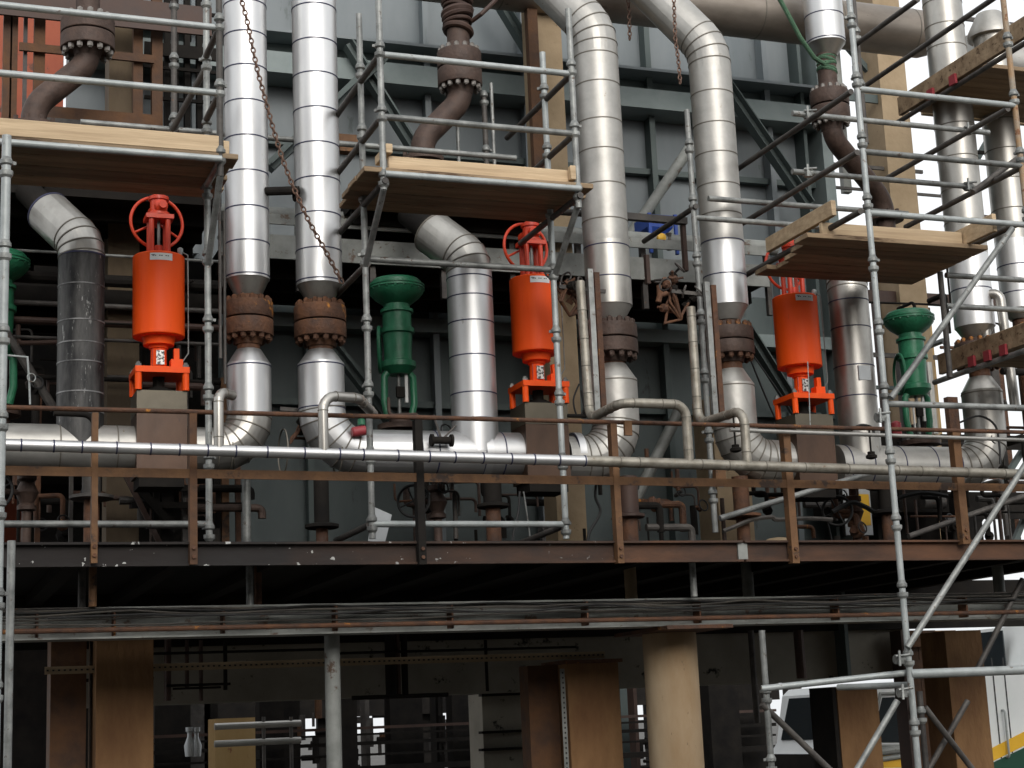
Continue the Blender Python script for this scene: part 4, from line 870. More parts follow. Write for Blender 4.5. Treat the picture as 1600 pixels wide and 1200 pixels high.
def gate_valve(label, u, v, y, m='cast', R=.13, s=-1):
    x = W(u, v, y).x; z = W(u, v, y).z; t = thing('gate_valve', label, 'valve', (x, y, zt), 'small gate valves with handwheels')
    MB().lathe((x, y, zt), ZU, [(.06, 0), (.06, .03), (.035, .035), (.035, z - zt - .14), (.07, z - zt - .13), (.07, z - zt - .1), (.05, z - zt - .08), (.085, z - zt), (.05, z - zt + .08), (.07, z - zt + .1), (.07, z - zt + .14), (.035, z - zt + .15), (.035, z - zt + .3)], 24).build('body', m, t)
    d = Vector((s, -.35, 0)).normalized(); c = Vector((x, y, z)) + d * .24
    MB().cyl((x, y, z), c, .022, n=12).build('stem', m, t); w_ = MB().torus(c, Vector((s * .55, -1, 0)), R, .012, 32, 8).build('handwheel', 'black', t)
    e1, e2, _ = basis(Vector((s * .55, -1, 0)))
    for k in range(4):
        dd = e1 * math.cos(k * math.pi / 2 + .4) + e2 * math.sin(k * math.pi / 2 + .4); MB().cyl(c, c + dd * R, .007, n=8).build('spoke', 'black', w_)
gate_valve('brown gate valve with black handwheel below the middle silver run', 683, 785, 12.9)
gate_valve('brown gate valve with black handwheel at the far left below the run', 42, 770, 12.7)
gate_valve('red brown gate valve at the lower right behind the railing', 1335, 800, 12.9, 'rust')
def cluster(label, u, v, y, n=6):
    c = W(u, v, y); t = thing('needle_valve_cluster', label, 'valve', c, 'rusty drain valve clusters')
    rnd = random.Random(u)
    for k in range(n):
        a = c + Vector((rnd.uniform(-.12, .12), rnd.uniform(-.05, .05), rnd.uniform(-.14, .14)))
        d = Vector((rnd.uniform(-1, 1), -.3, rnd.uniform(-.3, .6))).normalized()
        MB().lathe(a - d * .06, d, [(.03, 0), (.03, .03), (.018, .032), (.018, .08), (.034, .082), (.034, .12), (.01, .125), (.01, .17)], 10).build('valve_body', 'rust' if k % 2 else 'steel_blk', t)
        if k % 2 == 0: MB().torus(a + d * .12, d, .05, .008, 18, 6).build('handwheel', 'galv_dk', t)
        MB().tube([a, a + Vector((rnd.uniform(-.1, .1), 0, -.12)), c + Vector((0, 0, -.2))], .012, 8).build('tubing', 'rust', t)
    MB().beam(c + Vector((-.1, -.05, .02)), c + Vector((.3, -.05, .0)), .02, .03).build('bracket', 'galv_dk', t)
cluster('rusty cluster of small valves left of the dented cream pipe', 888, 455, 11.8)
cluster('rusty cluster of small valves left of the right cream pipe', 1062, 462, 11.8, 8)
gv = thing('small_tee_valve', 'rusty tee valve with dark handwheel between the two cream pipes', 'valve', W(1032, 455, 12.3))
c = W(1031, 462, 12.3)
MB().tube([c + Vector((-.02, 0, -.06)), c, c + Vector((0, 0, .09))], .025, 12).build('body', 'rust', gv); MB().cyl(c, c + Vector((.14, -.02, .05)), .022, n=10).build('branch', 'rust', gv); MB().torus(c + Vector((0, 0, .13)), ZU, .045, .009, 20, 6).build('handwheel', 'galv_dk', gv)
# uprights beside the small-bore pipes
for i, (u0, v0, l) in enumerate(((922, 420, 'left thin steel upright beside the dented cream pipe'), (932, 425, 'right thin steel upright beside the dented cream pipe'), (1105, 440, 'left thin steel upright beside the right cream pipe'), (1115, 445, 'right thin steel upright beside the right cream pipe'))):
    y = 11.62 + .1 * (i % 2); x = W(u0 + 8, 560, y).x; z0_, z1_ = zv(x, y, 650), zv(x, y, v0)
    mb = MB(); mb.box(x - .022, x + .022, y, y + .006, z0_, z1_); mb.box(x - .022, x - .016, y + .006, y + .04, z0_, z1_); mb.box(x + .016, x + .022, y + .006, y + .04, z0_, z1_)
    tag(mb.build('steel_upright', 'galv' if i % 2 == 0 else 'rust'), l, 'upright')
# small dark bits hanging on the railing level
def little(label, u, v, y):
    c = W(u, v, y); t = thing('drain_valve', label, 'valve', c)
    MB().tube([c + Vector((0, 0, .22)), c + Vector((0, 0, .1)), c], .008, 8).build('spindle', 'steel_blk', t); MB().lathe(c, -ZU, [(.03, 0), (.03, .02), (.045, .03), (.045, .05), (.02, .06)], 12).build('knob', 'steel_blk', t)
little('small black valve knob hanging right of the cream pipe elbow', 1149, 695, 11.3); little('small black valve knob in front of the right silver riser', 1361, 706, 11.3)
# T-handle rods left
t = thing('lever_rod', 'thin bent grey rod with hook in front of the dark left background', 'rod', W(45, 630, 11.9)); MB().tube([W(10, 555, 11.9), W(43, 558, 11.9), W(46, 600, 11.9), W(47, 632, 11.9)], .007, 8).build('rod', 'galv_lt', t); MB().torus(W(49, 590, 11.88), Vector((.3, -1, 0)), .03, .004, 16, 6).build('hook', 'galv_lt', t)
pts = [W(150, 720, 11.5), W(148, 655, 11.5), W(140, 650, 11.5), W(90, 645, 11.5), W(30, 640, 11.55)]
tag(MB().tube(bend([W(148, 730, 11.45), W(148, 648, 11.45), W(84, 645, 11.45)], .08)[0], .022, 12).build('vent_pipe', 'steel_blk'), 'black bent vent pipe in front of the sooty riser', 'pipe')
# handwheel with rusty valve on rail level, dark flange tops around x 700..
gv = thing('flange_valve', 'black flat valve with levers on top of the middle silver run', 'valve', W(690, 686, 12.2)); c = W(690, 688, 12.15)
MB().lathe(c, Vector((1, 0, 0)), [(.05, -.09), (.05, -.07), (.03, -.068), (.03, .07), (.05, .072), (.05, .09)], 16).build('body', 'steel_blk', gv); MB().cyl(c, c + Vector((-.06, 0, .2)), .01, n=8).build('lever', 'galv_dk', gv); MB().cyl(c, c + Vector((.12, 0, .12)), .008, n=8).build('lever', 'galv_dk', gv)
# red and green caps
o = thing('hose_cap', 'red plug with green top beside the first silver bend', 'plug', W(562, 668, 12.2)); c = W(561, 674, 12.2); MB().lathe(c, Vector((1, 0, .2)), [(.03, -.06), (.04, -.05), (.04, .05), (.025, .06)], 14).build('red_plug', 'red', o); MB().lathe(c + Vector((.02, 0, .05)), ZU, [(.03, 0), (.03, .04), (.015, .05)], 14).build('green_cap', 'green', o)
tag(MB().lathe(W(1400, 668, 12.9), ZU, [(.04, -.1), (.05, -.08), (.05, .04), (.02, .06)], 14).build('red_bottle', 'red'), 'small red container left of the right green valve', 'container')
# blue bin with yellow fitting behind
t = thing('blue_steel_hopper', 'blue steel hopper stand with yellow fitting on the walkway between the cream pipes', 'hopper', W(1030, 398, 13.6)); c = W(1026, 350, 13.6); zf_ = W(1026, 402, 13.6).z
MB().box(c.x - .14, c.x + .12, 13.5, 13.8, c.z - .06, c.z + .06).build('hopper_body', 'blue', t)
MB().hexa([(c.x - .06, 13.55, c.z - .14), (c.x + .04, 13.55, c.z - .14), (c.x + .04, 13.7, c.z - .14), (c.x - .06, 13.7, c.z - .14), (c.x - .14, 13.5, c.z - .062), (c.x + .12, 13.5, c.z - .062), (c.x + .12, 13.8, c.z - .062), (c.x - .14, 13.8, c.z - .062)]).build('hopper_cone', 'blue', t)
for sx in (-.15, .12): MB().box(c.x + sx, c.x + sx + .03, 13.46, 13.49, zf_, c.z + .06).build('leg', 'blue', t)
MB().lathe((c.x - .06, 13.42, c.z - .2), Vector((0, -1, 0)), [(.035, 0), (.042, .01), (.042, .04), (.02, .05)], 16).build('yellow_fitting', 'yellow', t)
MB().lathe((c.x + .04, 13.44, zf_ + .03), ZU, [(.03, 0), (.03, .08), (.015, .12), (.03, .16)], 12).build('pump', 'galv_dk', t)
# frame around hopper
t = thing('pipe_hanger_frame', 'rusty rectangular hanger frame between the two cream pipes', 'frame', W(1072, 400, 12.9))
MB().beam(W(975, 338, 12.9), W(1072, 346, 12.9), .06, .06).build('cross_bar', 'galv_dk', t)
for u, m in ((1068, 'maroon'), (1008, 'maroon')): x = W(u, 400, 12.95).x; MB().box(x - .018, x + .018, 12.9, 12.95, zv(x, 12.95, 445 if u < 1050 else 425), zv(x, 12.95, 400 if u < 1050 else 352)).build('hanger', m, t)
# sheet of grey metal on the deck
c = W(598, 815, 12.3); tag(MB().hexa([c + Vector(p) for p in ((-.12, 0, -.15), (.03, .05, -.15), (.03, .055, -.15), (-.12, .005, -.15), (-.08, 0, .12), (.09, .05, .06), (.09, .055, .06), (-.08, .005, .12))]).build('metal_sheet', 'paper'), 'loose grey metal sheet leaning behind the middle scaffold foot', 'sheet')

# ================================================================== CHAINS
def chain(label, pts, lk=.036):
    pts = [Vector(p) for p in pts]; mb = MB(); L = [0]
    for i in range(1, len(pts)): L.append(L[-1] + (pts[i] - pts[i - 1]).length)
    n = int(L[-1] / (lk * .78)); 
    for k in range(n):
        s = L[-1] * (k + .5) / n; i = max(j for j in range(len(L)) if L[j] <= s); i = min(i, len(pts) - 2)
        d = (pts[i + 1] - pts[i]).normalized(); c = pts[i] + d * (s - L[i]); x, y, _ = basis(d)
        a, b = (x, y) if k % 2 == 0 else (y, x)
        e = []
        for q in range(10):
            an = q * 2 * math.pi / 10; e.append(c + d * math.cos(an) * lk * .5 + a * math.sin(an) * lk * .33)
        st = len(mb.v)
        for q in range(10):
            t = (e[(q + 1) % 10] - e[q - 1]).normalized(); o_ = t.cross(b)
            for j in range(5): an = j * 2 * math.pi / 5; mb.v.append(e[q] + (b * math.cos(an) + o_ * math.sin(an)) * lk * .13)
        for q in range(10):
            for j in range(5): mb.f.append((st + q * 5 + j, st + ((q + 1) % 10) * 5 + j, st + ((q + 1) % 10) * 5 + (j + 1) % 5, st + q * 5 + (j + 1) % 5))
    return tag(mb.build('hanging_chain', 'chain'), label, 'chain')
cp = [W(372, -20, 12.05)]
for (u, v) in ((385, 28), (402, 110), (425, 195), (440, 245), (455, 285), (482, 345), (510, 395), (535, 442)): cp.append(W(u, v, 12.05 + .0))
chain('long rusty chain slanting down across the two bright silver pipes', cp, .05)
chain('short rusty chain hanging in front of the overhead header', [W(980, -20, 13.0), W(983, 20, 13.0), W(984, 62, 13.0)], .05)
chain('short rusty chain hanging beside the right cream pipe top', [W(1052, -20, 12.0), W(1055, 60, 12.0), W(1060, 95, 12.0), W(1063, 131, 12.0)], .045)

# ================================================================== BACKGROUND STEELWORK
def member(t, u, v0, v1, y, wx, m, wy=.08, vm=None, name='post'):
    x = W(u, vm or (v0 + v1) / 2, y).x; MB().box(x - wx / 2, x + wx / 2, y, y + wy, zv(x, y, v1), zv(x, y, v0)).build(name, m, t)
def cross(t, u0, u1, v, y, h, m, wy=.06, name='cross_member'):
    z = W((u0 + u1) / 2, v, y).z; MB().box(xu(y, z, u0), xu(y, z, u1), y - .03, y - .003, z - h / 2, z + h / 2).build(name, m, t)
t = thing('rusty_steel_frame', 'rusty brown steel frame behind the left cast S-bend', 'steel frame', W(130, 200, 13.6))
for u, w_ in ((12, .07), (22, .06), (62, .09), (216, .08), (246, .09), (40, .03)): member(t, u, -60, 208, 13.5, w_, 'rust_br' if w_ > .05 else 'galv_dk')
cross(t, 30, 240, 84, 13.48, .07, 'rust_br'); cross(t, 70, 250, 185, 13.47, .12, 'rust_br'); cross(t, -200, 330, 8, 13.4, .26, 'maroon'); cross(t, 70, 330, 200, 13.46, .05, 'galv_dk')
t = thing('dark_steel_frame', 'dark thin steel ladder frame left of the first silver pipe at the top', 'steel frame', W(300, 200, 14.2))
for u in (262, 293, 312, 275): member(t, u, -60, 215, 14.2, .05, 'steel_blk')
for v in (20, 82, 110, 158, 210): cross(t, 225, 345, v, 14.15, .03 if v != 82 else .12, 'steel_blk')
x = W(192, 300, 13.7).x; tag(MB().box(x - .12, x + .14, 13.7, 14.0, zt, 9.5).build('tan_column', 'tan_shade'), 'tall tan fireproofed column behind the left sooty riser', 'column')
x = W(868, 300, 13.6).x; tag(MB().box(x - .14, x + .14, 13.6, 13.9, zt, 9.5).build('tan_column', 'tan'), 'tall tan fireproofed column behind the middle orange valve', 'column')
t = thing('tan_column_channel', 'brown steel channel fixed beside the tan column behind the middle scaffold', 'column', W(845, 300, 13.55)); member(t, 838, -60, 290, 13.5, .10, 'rust_br', vm=150)
for (u, l, y) in ((1412, 'tall tan column against the white sky at the top right', 15.2), (1150, 'tan column low behind the right cream pipe', 13.7)):
    x = W(u, 300 if u > 1200 else 800, y).x; tag(MB().box(x - .18, x + .18, y, y + .4, zt, 10.5 if u > 1200 else W(u, 620, y).z).build('tan_column', 'tan'), l, 'column')
t = thing('right_steel_frame', 'tangle of ochre and rust steelwork behind the right platform', 'steel frame', W(1450, 500, 15.5))
for (u, v0, v1, y, w_, m) in ((1378, 100, 860, 15.6, .12, 'maroon'), (1440, 230, 860, 15.8, .12, 'ltan'), (1462, 480, 860, 15.4, .16, 'ltan'), (1310, -60, 300, 15.6, .10, 'steel_grey'), (1365, -60, 190, 15.5, .07, 'maroon'), (1545, 100, 860, 15.6, .10, 'galv_dk'),
                              (1395, 440, 860, 16.2, .22, 'maroon'), (1300, 560, 860, 15.5, .1, 'casing_dk'), (1422, 560, 860, 15.0, .06, 'galv_dk'), (1500, 620, 860, 15.9, .14, 'rust'), (1345, 740, 860, 15.2, .12, 'steel_blk'), (1575, 560, 860, 15.9, .12, 'rust')):
    member(t, u, v0, v1, y, w_, m)
for (u0, u1, v, h, m) in ((1265, 1700, 168, .10, 'casing_dk'), (1265, 1440, 262, .04, 'galv_dk'), (1290, 1660, 470, .14, 'maroon'), (1265, 1700, 560, .05, 'galv_dk'), (1290, 1660, 690, .16, 'steel_blk'), (1290, 1400, 605, .04, 'casing_dk'), (1265, 1500, 300, .03, 'galv_dk'),
                          (1270, 1700, 790, .30, 'steel_blk'), (1470, 1700, 40, .05, 'galv_dk'), (1480, 1700, 350, .14, 'maroon'), (1490, 1700, 245, .04, 'steel_blk'), (1290, 1700, 745, .05, 'rust'), (1290, 1480, 840, .05, 'ltan')):
    cross(t, u0, u1, v, 15.3, h, m)
for (a, b) in (((1270, 10), (1390, 150)), ((1480, 330), (1560, 190)), ((1290, 700), (1420, 860)), ((1500, 860), (1600, 700)), ((1580, 860), (1620, 760))): MB().beam(W(*a, 15.45), W(*b, 15.45), .06, .06, Vector((0, 1, 0))).build('brace', 'casing_dk', t)
t = thing('instrument_pipework', 'tangle of small bore pipes behind the right green valve', 'pipework', W(1340, 650, 14.6))
rnd = random.Random(3)
for k in range(26):
    u = rnd.uniform(1285, 1620); v = rnd.uniform(470, 850); a = W(u, v, 14.0 + rnd.uniform(0, .9)); L = rnd.uniform(.2, .9)
    d = rnd.choice([Vector((1, 0, 0)), Vector((0, 0, 1)), Vector((0, 0, 1)), Vector((1, 0, .02))]); e = rnd.choice([Vector((0, 0, .25)), Vector((.25, 0, 0)), Vector((0, .3, 0)), Vector((0, .2, -.2))])
    MB().tube(bend([a, a + d * L, a + d * L + e], .06, 4)[0], rnd.choice([.012, .018, .03, .045]), 10).build('pipe', rnd.choice(['galv_dk', 'rust', 'steel_blk', 'galv', 'alu_old', 'steel_blk']), t)
x = W(1562, 460, 12.2).x; z0_ = zv(x, 12.2, 640); z1_ = zv(x, 12.2, 458)
tag(MB().tube(bend([(x + .04, 12.2, z0_), (x, 12.2, z1_), (x - .12, 12.3, z1_), (x - .12, 12.3, z1_ - .5)], .07)[0], .045, 16).build('lagged_bypass', 'alu_dull'), 'thin silver lagged bypass pipe with a hooked top at the right edge', 'pipe')
# pipes and frames in the dark behind the lower left
t = thing('deck_pipework', 'dark small pipework and frames standing behind the lower left railing', 'pipework', W(250, 800, 13.4))
for (u, m, w_) in ((245, 'steel_blk', .05), (262, 'steel_blk', .10), (290, 'galv_dk', .05), (340, 'steel_blk', .05), (352, 'rust_or', .06), (372, 'rust', .04), (112, 'galv_dk', .03), (60, 'rust', .04)): member(t, u, 590, 862, 13.4, w_, m, .05)
for v in (763, 790): cross(t, 205, 380, v, 13.35, .05, 'steel_blk')
MB().beam(W(195, 740, 13.2), W(250, 850, 13.2), .04, .04, Vector((0, 1, 0))).build('brace', 'maroon', t); MB().beam(W(215, 760, 13.3), W(275, 830, 13.3), .06, .06, Vector((0, 1, 0))).build('brace', 'steel_blk', t)
x = W(385, 790, 12.9).x; tag(MB().cyl((x, 12.9, zt), (x, 12.9, zv(x, 12.9, 745)), .035, n=14).build('drain_pipe', 'galv'), 'grey drain pipe dropping below the first bend to the deck', 'pipe')
tag(MB().box(W(-200, 780, 18).x, W(97, 300, 18).x, 18, 21, 2.95, 12).build('red_shed', 'redwall'), 'orange red clad building far behind the left edge', 'building')
x0, x1 = W(70, 400, 15.5).x, W(370, 400, 15.5).x
tag(MB().box(W(-260, 500, 15.6).x, W(350, 500, 15.6).x, 15.6, 17.5, W(100, 735, 15.6).z, W(100, 290, 15.6).z).build('dark_backdrop', 'steel_blk'), 'added black duct box behind the left riser and orange valve', 'backdrop')  # black box standing in for the unlit interior on the left
tag(MB().box(W(48, 800, 16.5).x, W(350, 500, 15.6).x + .2, 16.5, 17.4, 2.92, 5.2).build('lower_backdrop', 'steel_blk'), 'added black backdrop wall behind the deck pipework at the lower left', 'wall')  # second black backdrop, added to keep the low left gap dark
# ---- below the deck, far away
t = thing('far_pipe_rack', 'dark far pipe rack seen under the casing wall', 'pipe rack', (8, 24, 0))
for (u, y, w_, m) in ((270, 24, .5, 'steel_blk'), (60, 22, 2.4, 'steel_blk'), (310, 25, .35, 'galv_dk'), (330, 25, .2, 'steel_blk'), (425, 24, .35, 'steel_blk'), (452, 26, .35, 'steel_blk'), (545, 23, .25, 'steel_blk'), (575, 24, .06, 'galv_dk'), (636, 24, .5, 'steel_blk'), (684, 25, .04, 'steel_blk'), (692, 26, .03, 'steel_blk'), (745, 24, .75, 'steel_blk'), (800, 24, .5, 'maroon'),
                      (860, 24, .5, 'steel_blk'), (978, 24, .12, 'casing_dk'), (996, 25, .06, 'maroon'), (1135, 23, .5, 'steel_blk'), (1180, 24, .5, 'steel_blk'), (1250, 25, .2, 'galv_dk')):
    x = W(u, 1150, y).x; MB().box(x - w_ / 2, x + w_ / 2, y, y + .3, 0, 4.0).build('rack_post', m, t)
for (v, h, m) in ((1136, .04, 'maroon'), (1146, .03, 'steel_blk'), (1160, .05, 'steel_blk'), (1178, .03, 'steel_blk'), (1200, .08, 'steel_blk')):
    z = W(600, v, 23.5).z; MB().box(W(-200, v, 23.5).x, W(1215, v, 23.5).x, 23.5, 23.7, z - h / 2, z + h / 2).build('rack_beam', m, t)
t = thing('far_handrail_pipes', 'pale horizontal pipes in front of the far ochre column', 'pipework', W(380, 1150, 18))
for v in (1134, 1161): z = W(370, v, 18).z; MB().cyl((W(335, v, 18).x, 18, z), (W(470, v, 18).x, 18, z), .035, n=12).build('pipe', 'alu_old', t)
for u in (412, 455): x = W(u, 1150, 18).x; MB().cyl((x, 18, 0), (x, 18, zv(x, 18, 1120)), .02, n=8).build('pipe', 'galv_dk', t)
t = thing('sample_flask_rack', 'two small clear and white containers glinting in the dark lower left', 'containers', W(298, 1160, 16))
for u in (296, 307): MB().lathe(W(u, 1165, 16), ZU, [(.04, -.1), (.05, 0), (.02, .08), (.02, .12), (.035, .13), (.035, .17)], 14).build('flask', 'paper', t)
# far dark enclosure: rear building under/behind the boiler
t = thing('rear_building', 'dark concrete building mass behind the boiler', 'building', (0, 30, 0))
for (u0, u1) in ((-400, 468), (497, 556), (604, 674), (703, 984), (1012, 1190)):
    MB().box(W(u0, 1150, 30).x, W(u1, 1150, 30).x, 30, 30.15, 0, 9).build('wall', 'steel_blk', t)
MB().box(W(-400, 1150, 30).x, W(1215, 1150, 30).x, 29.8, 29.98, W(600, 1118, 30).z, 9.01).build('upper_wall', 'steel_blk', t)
# ================================================================== WHITE VAN
YT = 17.0
g = lambda u, v: W(u, v, YT)
t = thing('white_van', 'white van with yellow and dark green stripe behind the lower right columns', 'van', (g(1400, 1150).x, YT, 0))
xa_, xb_ = g(1350, 1150).x, g(1350, 1150).x + 7.2; zr = g(1580, 962).z; zn = .35
def side(pts, y0, y1, m, name):
    mb = MB(); n = len(pts); i = 0; mb.v = [Vector((p[0], y0, p[1])) for p in pts] + [Vector((p[0], y1, p[1])) for p in pts]
    mb.f = [tuple(range(n)), tuple(range(2 * n - 1, n - 1, -1))] + [(k, k + n, (k + 1) % n + n, (k + 1) % n) for k in range(n)]; mb.sharp = 30; return mb.build(name, m, t)
wz = g(1250, 1165).z; wt = g(1270, 1072).z
xs = g(1373, 1080).x; xh = g(1625, 1000).x
body = side([(xa_, zn), (xb_, zn), (xb_, zr), (xh + .5, zr), (xh, zr - .1), (xh - .15, wt + .1), (xs, wt), (xs - .1, wt - .08), (xa_ + .02, wz), (xa_ - .1, wz - .15), (xa_ - .15, zn + .2)], YT, YT + 2.1, 'white', 'body')
zy1, zy0 = g(1400, 1178).z, g(1400, 1198).z
def sp(*q): return [(g(*p).x, g(*p).z) for p in q]
side(sp((1352, 1200), (1535, 1197), (1600, 1165), (1690, 1142), (1690, 1120), (1600, 1143), (1535, 1176), (1352, 1180)), YT - .012, YT - .002, 'yellow', 'yellow_stripe')
side([(xa_, zn + .02), (xb_ - .02, zn + .02)] + sp((1690, 1144), (1600, 1168), (1535, 1199), (1352, 1202)), YT - .012, YT - .002, 'dgreen', 'green_panel')
side([(g(*p).x, g(*p).z) for p in ((1362, 1160), (1378, 1090), (1418, 1088), (1418, 1160))], YT - .012, YT - .002, 'glass', 'cab_window')
fa, fb = Vector((xa_ + .02, 0, wz)), Vector((xs - .1, 0, wt - .08)); fn = Vector((-(fb.z - fa.z), 0, fb.x - fa.x)).normalized() * .012
f0, f1 = fa.lerp(fb, .06), fa.lerp(fb, .94)
MB().hexa([f0 + Vector((0, YT + .12, 0)), f0 + Vector((0, YT + 1.98, 0)), f1 + Vector((0, YT + 1.9, 0)), f1 + Vector((0, YT + .2, 0))] + [q + fn for q in (f0 + Vector((0, YT + .12, 0)), f0 + Vector((0, YT + 1.98, 0)), f1 + Vector((0, YT + 1.9, 0)), f1 + Vector((0, YT + .2, 0)))]).build('windscreen', 'glass', t)
MB().cyl(f0 + fn * 3 + Vector((0, YT + .3, 0)), f0.lerp(f1, .6) + fn * 3 + Vector((0, YT + .8, 0)), .012, n=8).build('wiper', 'steel_blk', t)
MB().box(xa_ - .19, xa_ - .155, YT + .1, YT + 2.0, zn + .25, zn + .75).build('grille', 'steel_blk', t)
MB().box(xh - .17, xh - .155, YT + .5, YT + 1.3, zr - .6, zr - .15).build('front_window', 'glass', t)
c_ = [g(*p) + Vector((0, -.02, 0)) for p in ((1358, 1166), (1374, 1084), (1423, 1082), (1423, 1165), (1358, 1166))]
MB().tube(c_, .018, 8).build('window_trim', 'steel_grey', t)
for v, h in ((1178, .05), (1190, .03)): MB().tube([g(1350, v) + Vector((0, -.03, 0)), g(1430, v - 12) + Vector((0, -.03, 0))], h, 10).build('bumper_rail', 'steel_grey', t)
for u in (1556, 1574): x = g(u, 1100).x; MB().box(x - .008, x + .008, YT - .006, YT - .001, zn + .1, zr - .5).build('door_seam', 'ink', t)
hx = g(1566, 1120).x; hz = g(1566, 1110).z; MB().tube(bend([(hx, YT, hz), (hx, YT - .06, hz), (hx, YT - .06, hz - .55), (hx, YT, hz - .55)], .03)[0], .014, 10).build('grab_handle', 'galv_lt', t)
mb = MB(); mb.box(xa_ - .30, xa_ - .08, YT - .30, YT - .22, wz + .0, wz + .42); mb.cyl((xa_ - .1, YT - .25, wz + .4), (xa_ + .2, YT, wz + .2), .015, n=8); mb.build('mirror', 'steel_blk', t)
for x in (xa_ + 1.0, xb_ - 1.4):
    wq = MB().lathe((x, YT - .05, .38), Vector((0, 1, 0)), [(.25, 0), (.38, .03), (.38, .22), (.25, .25)], 32).build('wheel', 'black', t); MB().lathe((x, YT - .06, .38), Vector((0, 1, 0)), [(.2, 0), (.24, .02)], 24).build('rim', 'galv', wq)

# ================================================================== UNSEEN BLOCKS ADDED BEHIND THE CAMERA (to shade the yard and darken reflections)
tag(MB().box(-30, -6.5, -16, -6, 0, 14).build('tall_blocker', 'blocker'), 'dark tall unseen block added behind and left of the viewer to darken the pipe reflections', 'building')
tag(MB().box(-6.4, 34, -16, -11, 0, 7.8).build('low_blocker', 'blocker'), 'low dark unseen block added across the yard behind the viewer to cut low sky light', 'building')

# ================================================================== LOOSE CABLES AND SMALL DETAIL
def cable(label, pts, y, r=.008, m='black'):
    P = [W(u, v, y) for u, v in pts]; Q = []
    for i in range(len(P) - 1):
        p0 = P[max(0, i - 1)]; p1 = P[i]; p2 = P[i + 1]; p3 = P[min(len(P) - 1, i + 2)]
        for k in range(5):
            t = k / 5; Q.append(.5 * ((2 * p1) + (p2 - p0) * t + (2 * p0 - 5 * p1 + 4 * p2 - p3) * t * t + (3 * p1 - p0 - 3 * p2 + p3) * t ** 3))
    Q.append(P[-1]); tag(MB().tube(Q, r, 6).build('loose_cable', m), label, 'cable')
cable('bunch of dark cable hanging beside the tan column behind the deck railing', [(934, 745), (930, 775), (938, 800), (922, 830), (918, 848)], 12.6, .012)
cable('thin dark cable looping in front of the tan column below the middle valve', [(905, 600), (896, 625), (902, 650), (912, 640), (908, 610)], 12.6)
cable('black cable hanging left of the middle valve foot', [(812, 768), (810, 800), (803, 830), (801, 848)], 12.2, .009)
cable('thin grey line hanging right of the middle valve foot', [(818, 768), (823, 800), (829, 846)], 12.2, .006, 'galv')
cable('black cable slanting behind the right cream pipe foot', [(1172, 560), (1205, 640), (1235, 700), (1262, 760), (1290, 810), (1300, 848)], 13.2, .009)
cable('second black cable slanting across the casing wall by the right valve', [(1150, 520), (1180, 560), (1222, 620), (1240, 650)], 13.4, .007)
cable('black hose looping under the right silver run', [(1300, 800), (1330, 785), (1352, 792), (1372, 800), (1400, 780), (1440, 770), (1480, 775)], 12.7, .022)
cable('second black hose sagging under the right silver run', [(1310, 745), (1335, 740), (1350, 760), (1378, 765), (1420, 748), (1470, 752), (1500, 740)], 12.8, .016)
cable('grey hose lying along the deck behind the right post', [(1130, 830), (1150, 822), (1175, 812), (1205, 808), (1215, 812), (1260, 810), (1300, 812)], 12.3, .020, 'galv_dk')
cable('black wire bent over the far right elbow', [(1500, 660), (1530, 650), (1555, 665), (1562, 700), (1563, 725)], 12.0, .010)
cable('thin wire hook hanging over the right riser', [(1330, 672), (1345, 664), (1362, 668), (1366, 680)], 12.1, .012)
cable('thin pale vertical wire in front of the right orange valve', [(1262, 565), (1264, 610), (1266, 665)], 11.9, .004, 'galv_lt')
t = thing('pressure_gauge', 'small gauge with rusty pipe right of the middle orange valve block', 'gauge', W(905, 650, 12.1)); c = W(905, 650, 12.1)
MB().cyl(c + Vector((-.1, 0, 0)), c + Vector((.06, 0, 0)), .016, n=10).build('pipe', 'steel_blk', t); MB().lathe(c + Vector((.07, .0, .03)), Vector((-.3, -1, 0)), [(.03, -.02), (.035, 0), (.035, .02), (.03, .024)], 16).build('dial', 'steel_blk', t)
cluster('small dark fittings with thin tubes between the two bright pipes', 455, 645, 12.6, 3)
t = thing('junction_box', 'small rusty orange box on the middle scaffold post between the cream pipes', 'box', W(1122, 745, 11.9)); c = W(1124, 745, 11.9)
MB().box(c.x - .04, c.x + .05, 11.88, 11.94, c.z - .07, c.z + .06).build('box_body', 'rust_or', t); MB().box(c.x - .02, c.x + .02, 11.87, 11.879, c.z - .09, c.z - .05).build('latch', 'galv', t)
c = W(545, 222, 12.9); tag(MB().box(c.x - .09, c.x + .08, 12.9, 13.0, c.z - .08, c.z + .07).build('rusty_box', 'rust_or'), 'small rusty box behind the right edge of the second bright pipe', 'box')
c = W(452, 302, 12.3); t = thing('dark_shackle', 'dark clamp holding the long chain between the two bright pipes', 'clamp', c); MB().cyl(c + Vector((-.2, 0, -.0)), c + Vector((.08, 0, .03)), .035, n=12).build('body', 'steel_blk', t); MB().torus(c + Vector((.05, 0, 0)), Vector((1, 0, 0)), .05, .015, 16, 6).build('ring', 'steel_blk', t)
# folded tarp
c = W(1215, 838, 12.2); tag(MB().lathe((c.x, 12.2, zt), ZU, [(.20, 0), (.21, .04), (.17, .09), (.08, .13), (.01, .14)], 14).build('tan_sack', 'tan'), 'tan domed cover lying on the deck behind the right railing post', 'cover')
c = W(1340, 795, 13.6); t = thing('warning_board', 'pale board with a yellow patch leaning behind the lower right railing', 'board', c)
MB().box(c.x - .17, c.x + .15, 13.6, 13.62, c.z - .25, c.z + .3).build('board', 'paper', t); MB().box(c.x + .02, c.x + .13, 13.59, 13.598, c.z - .16, c.z + .14).build('yellow_patch', 'yellow', t)

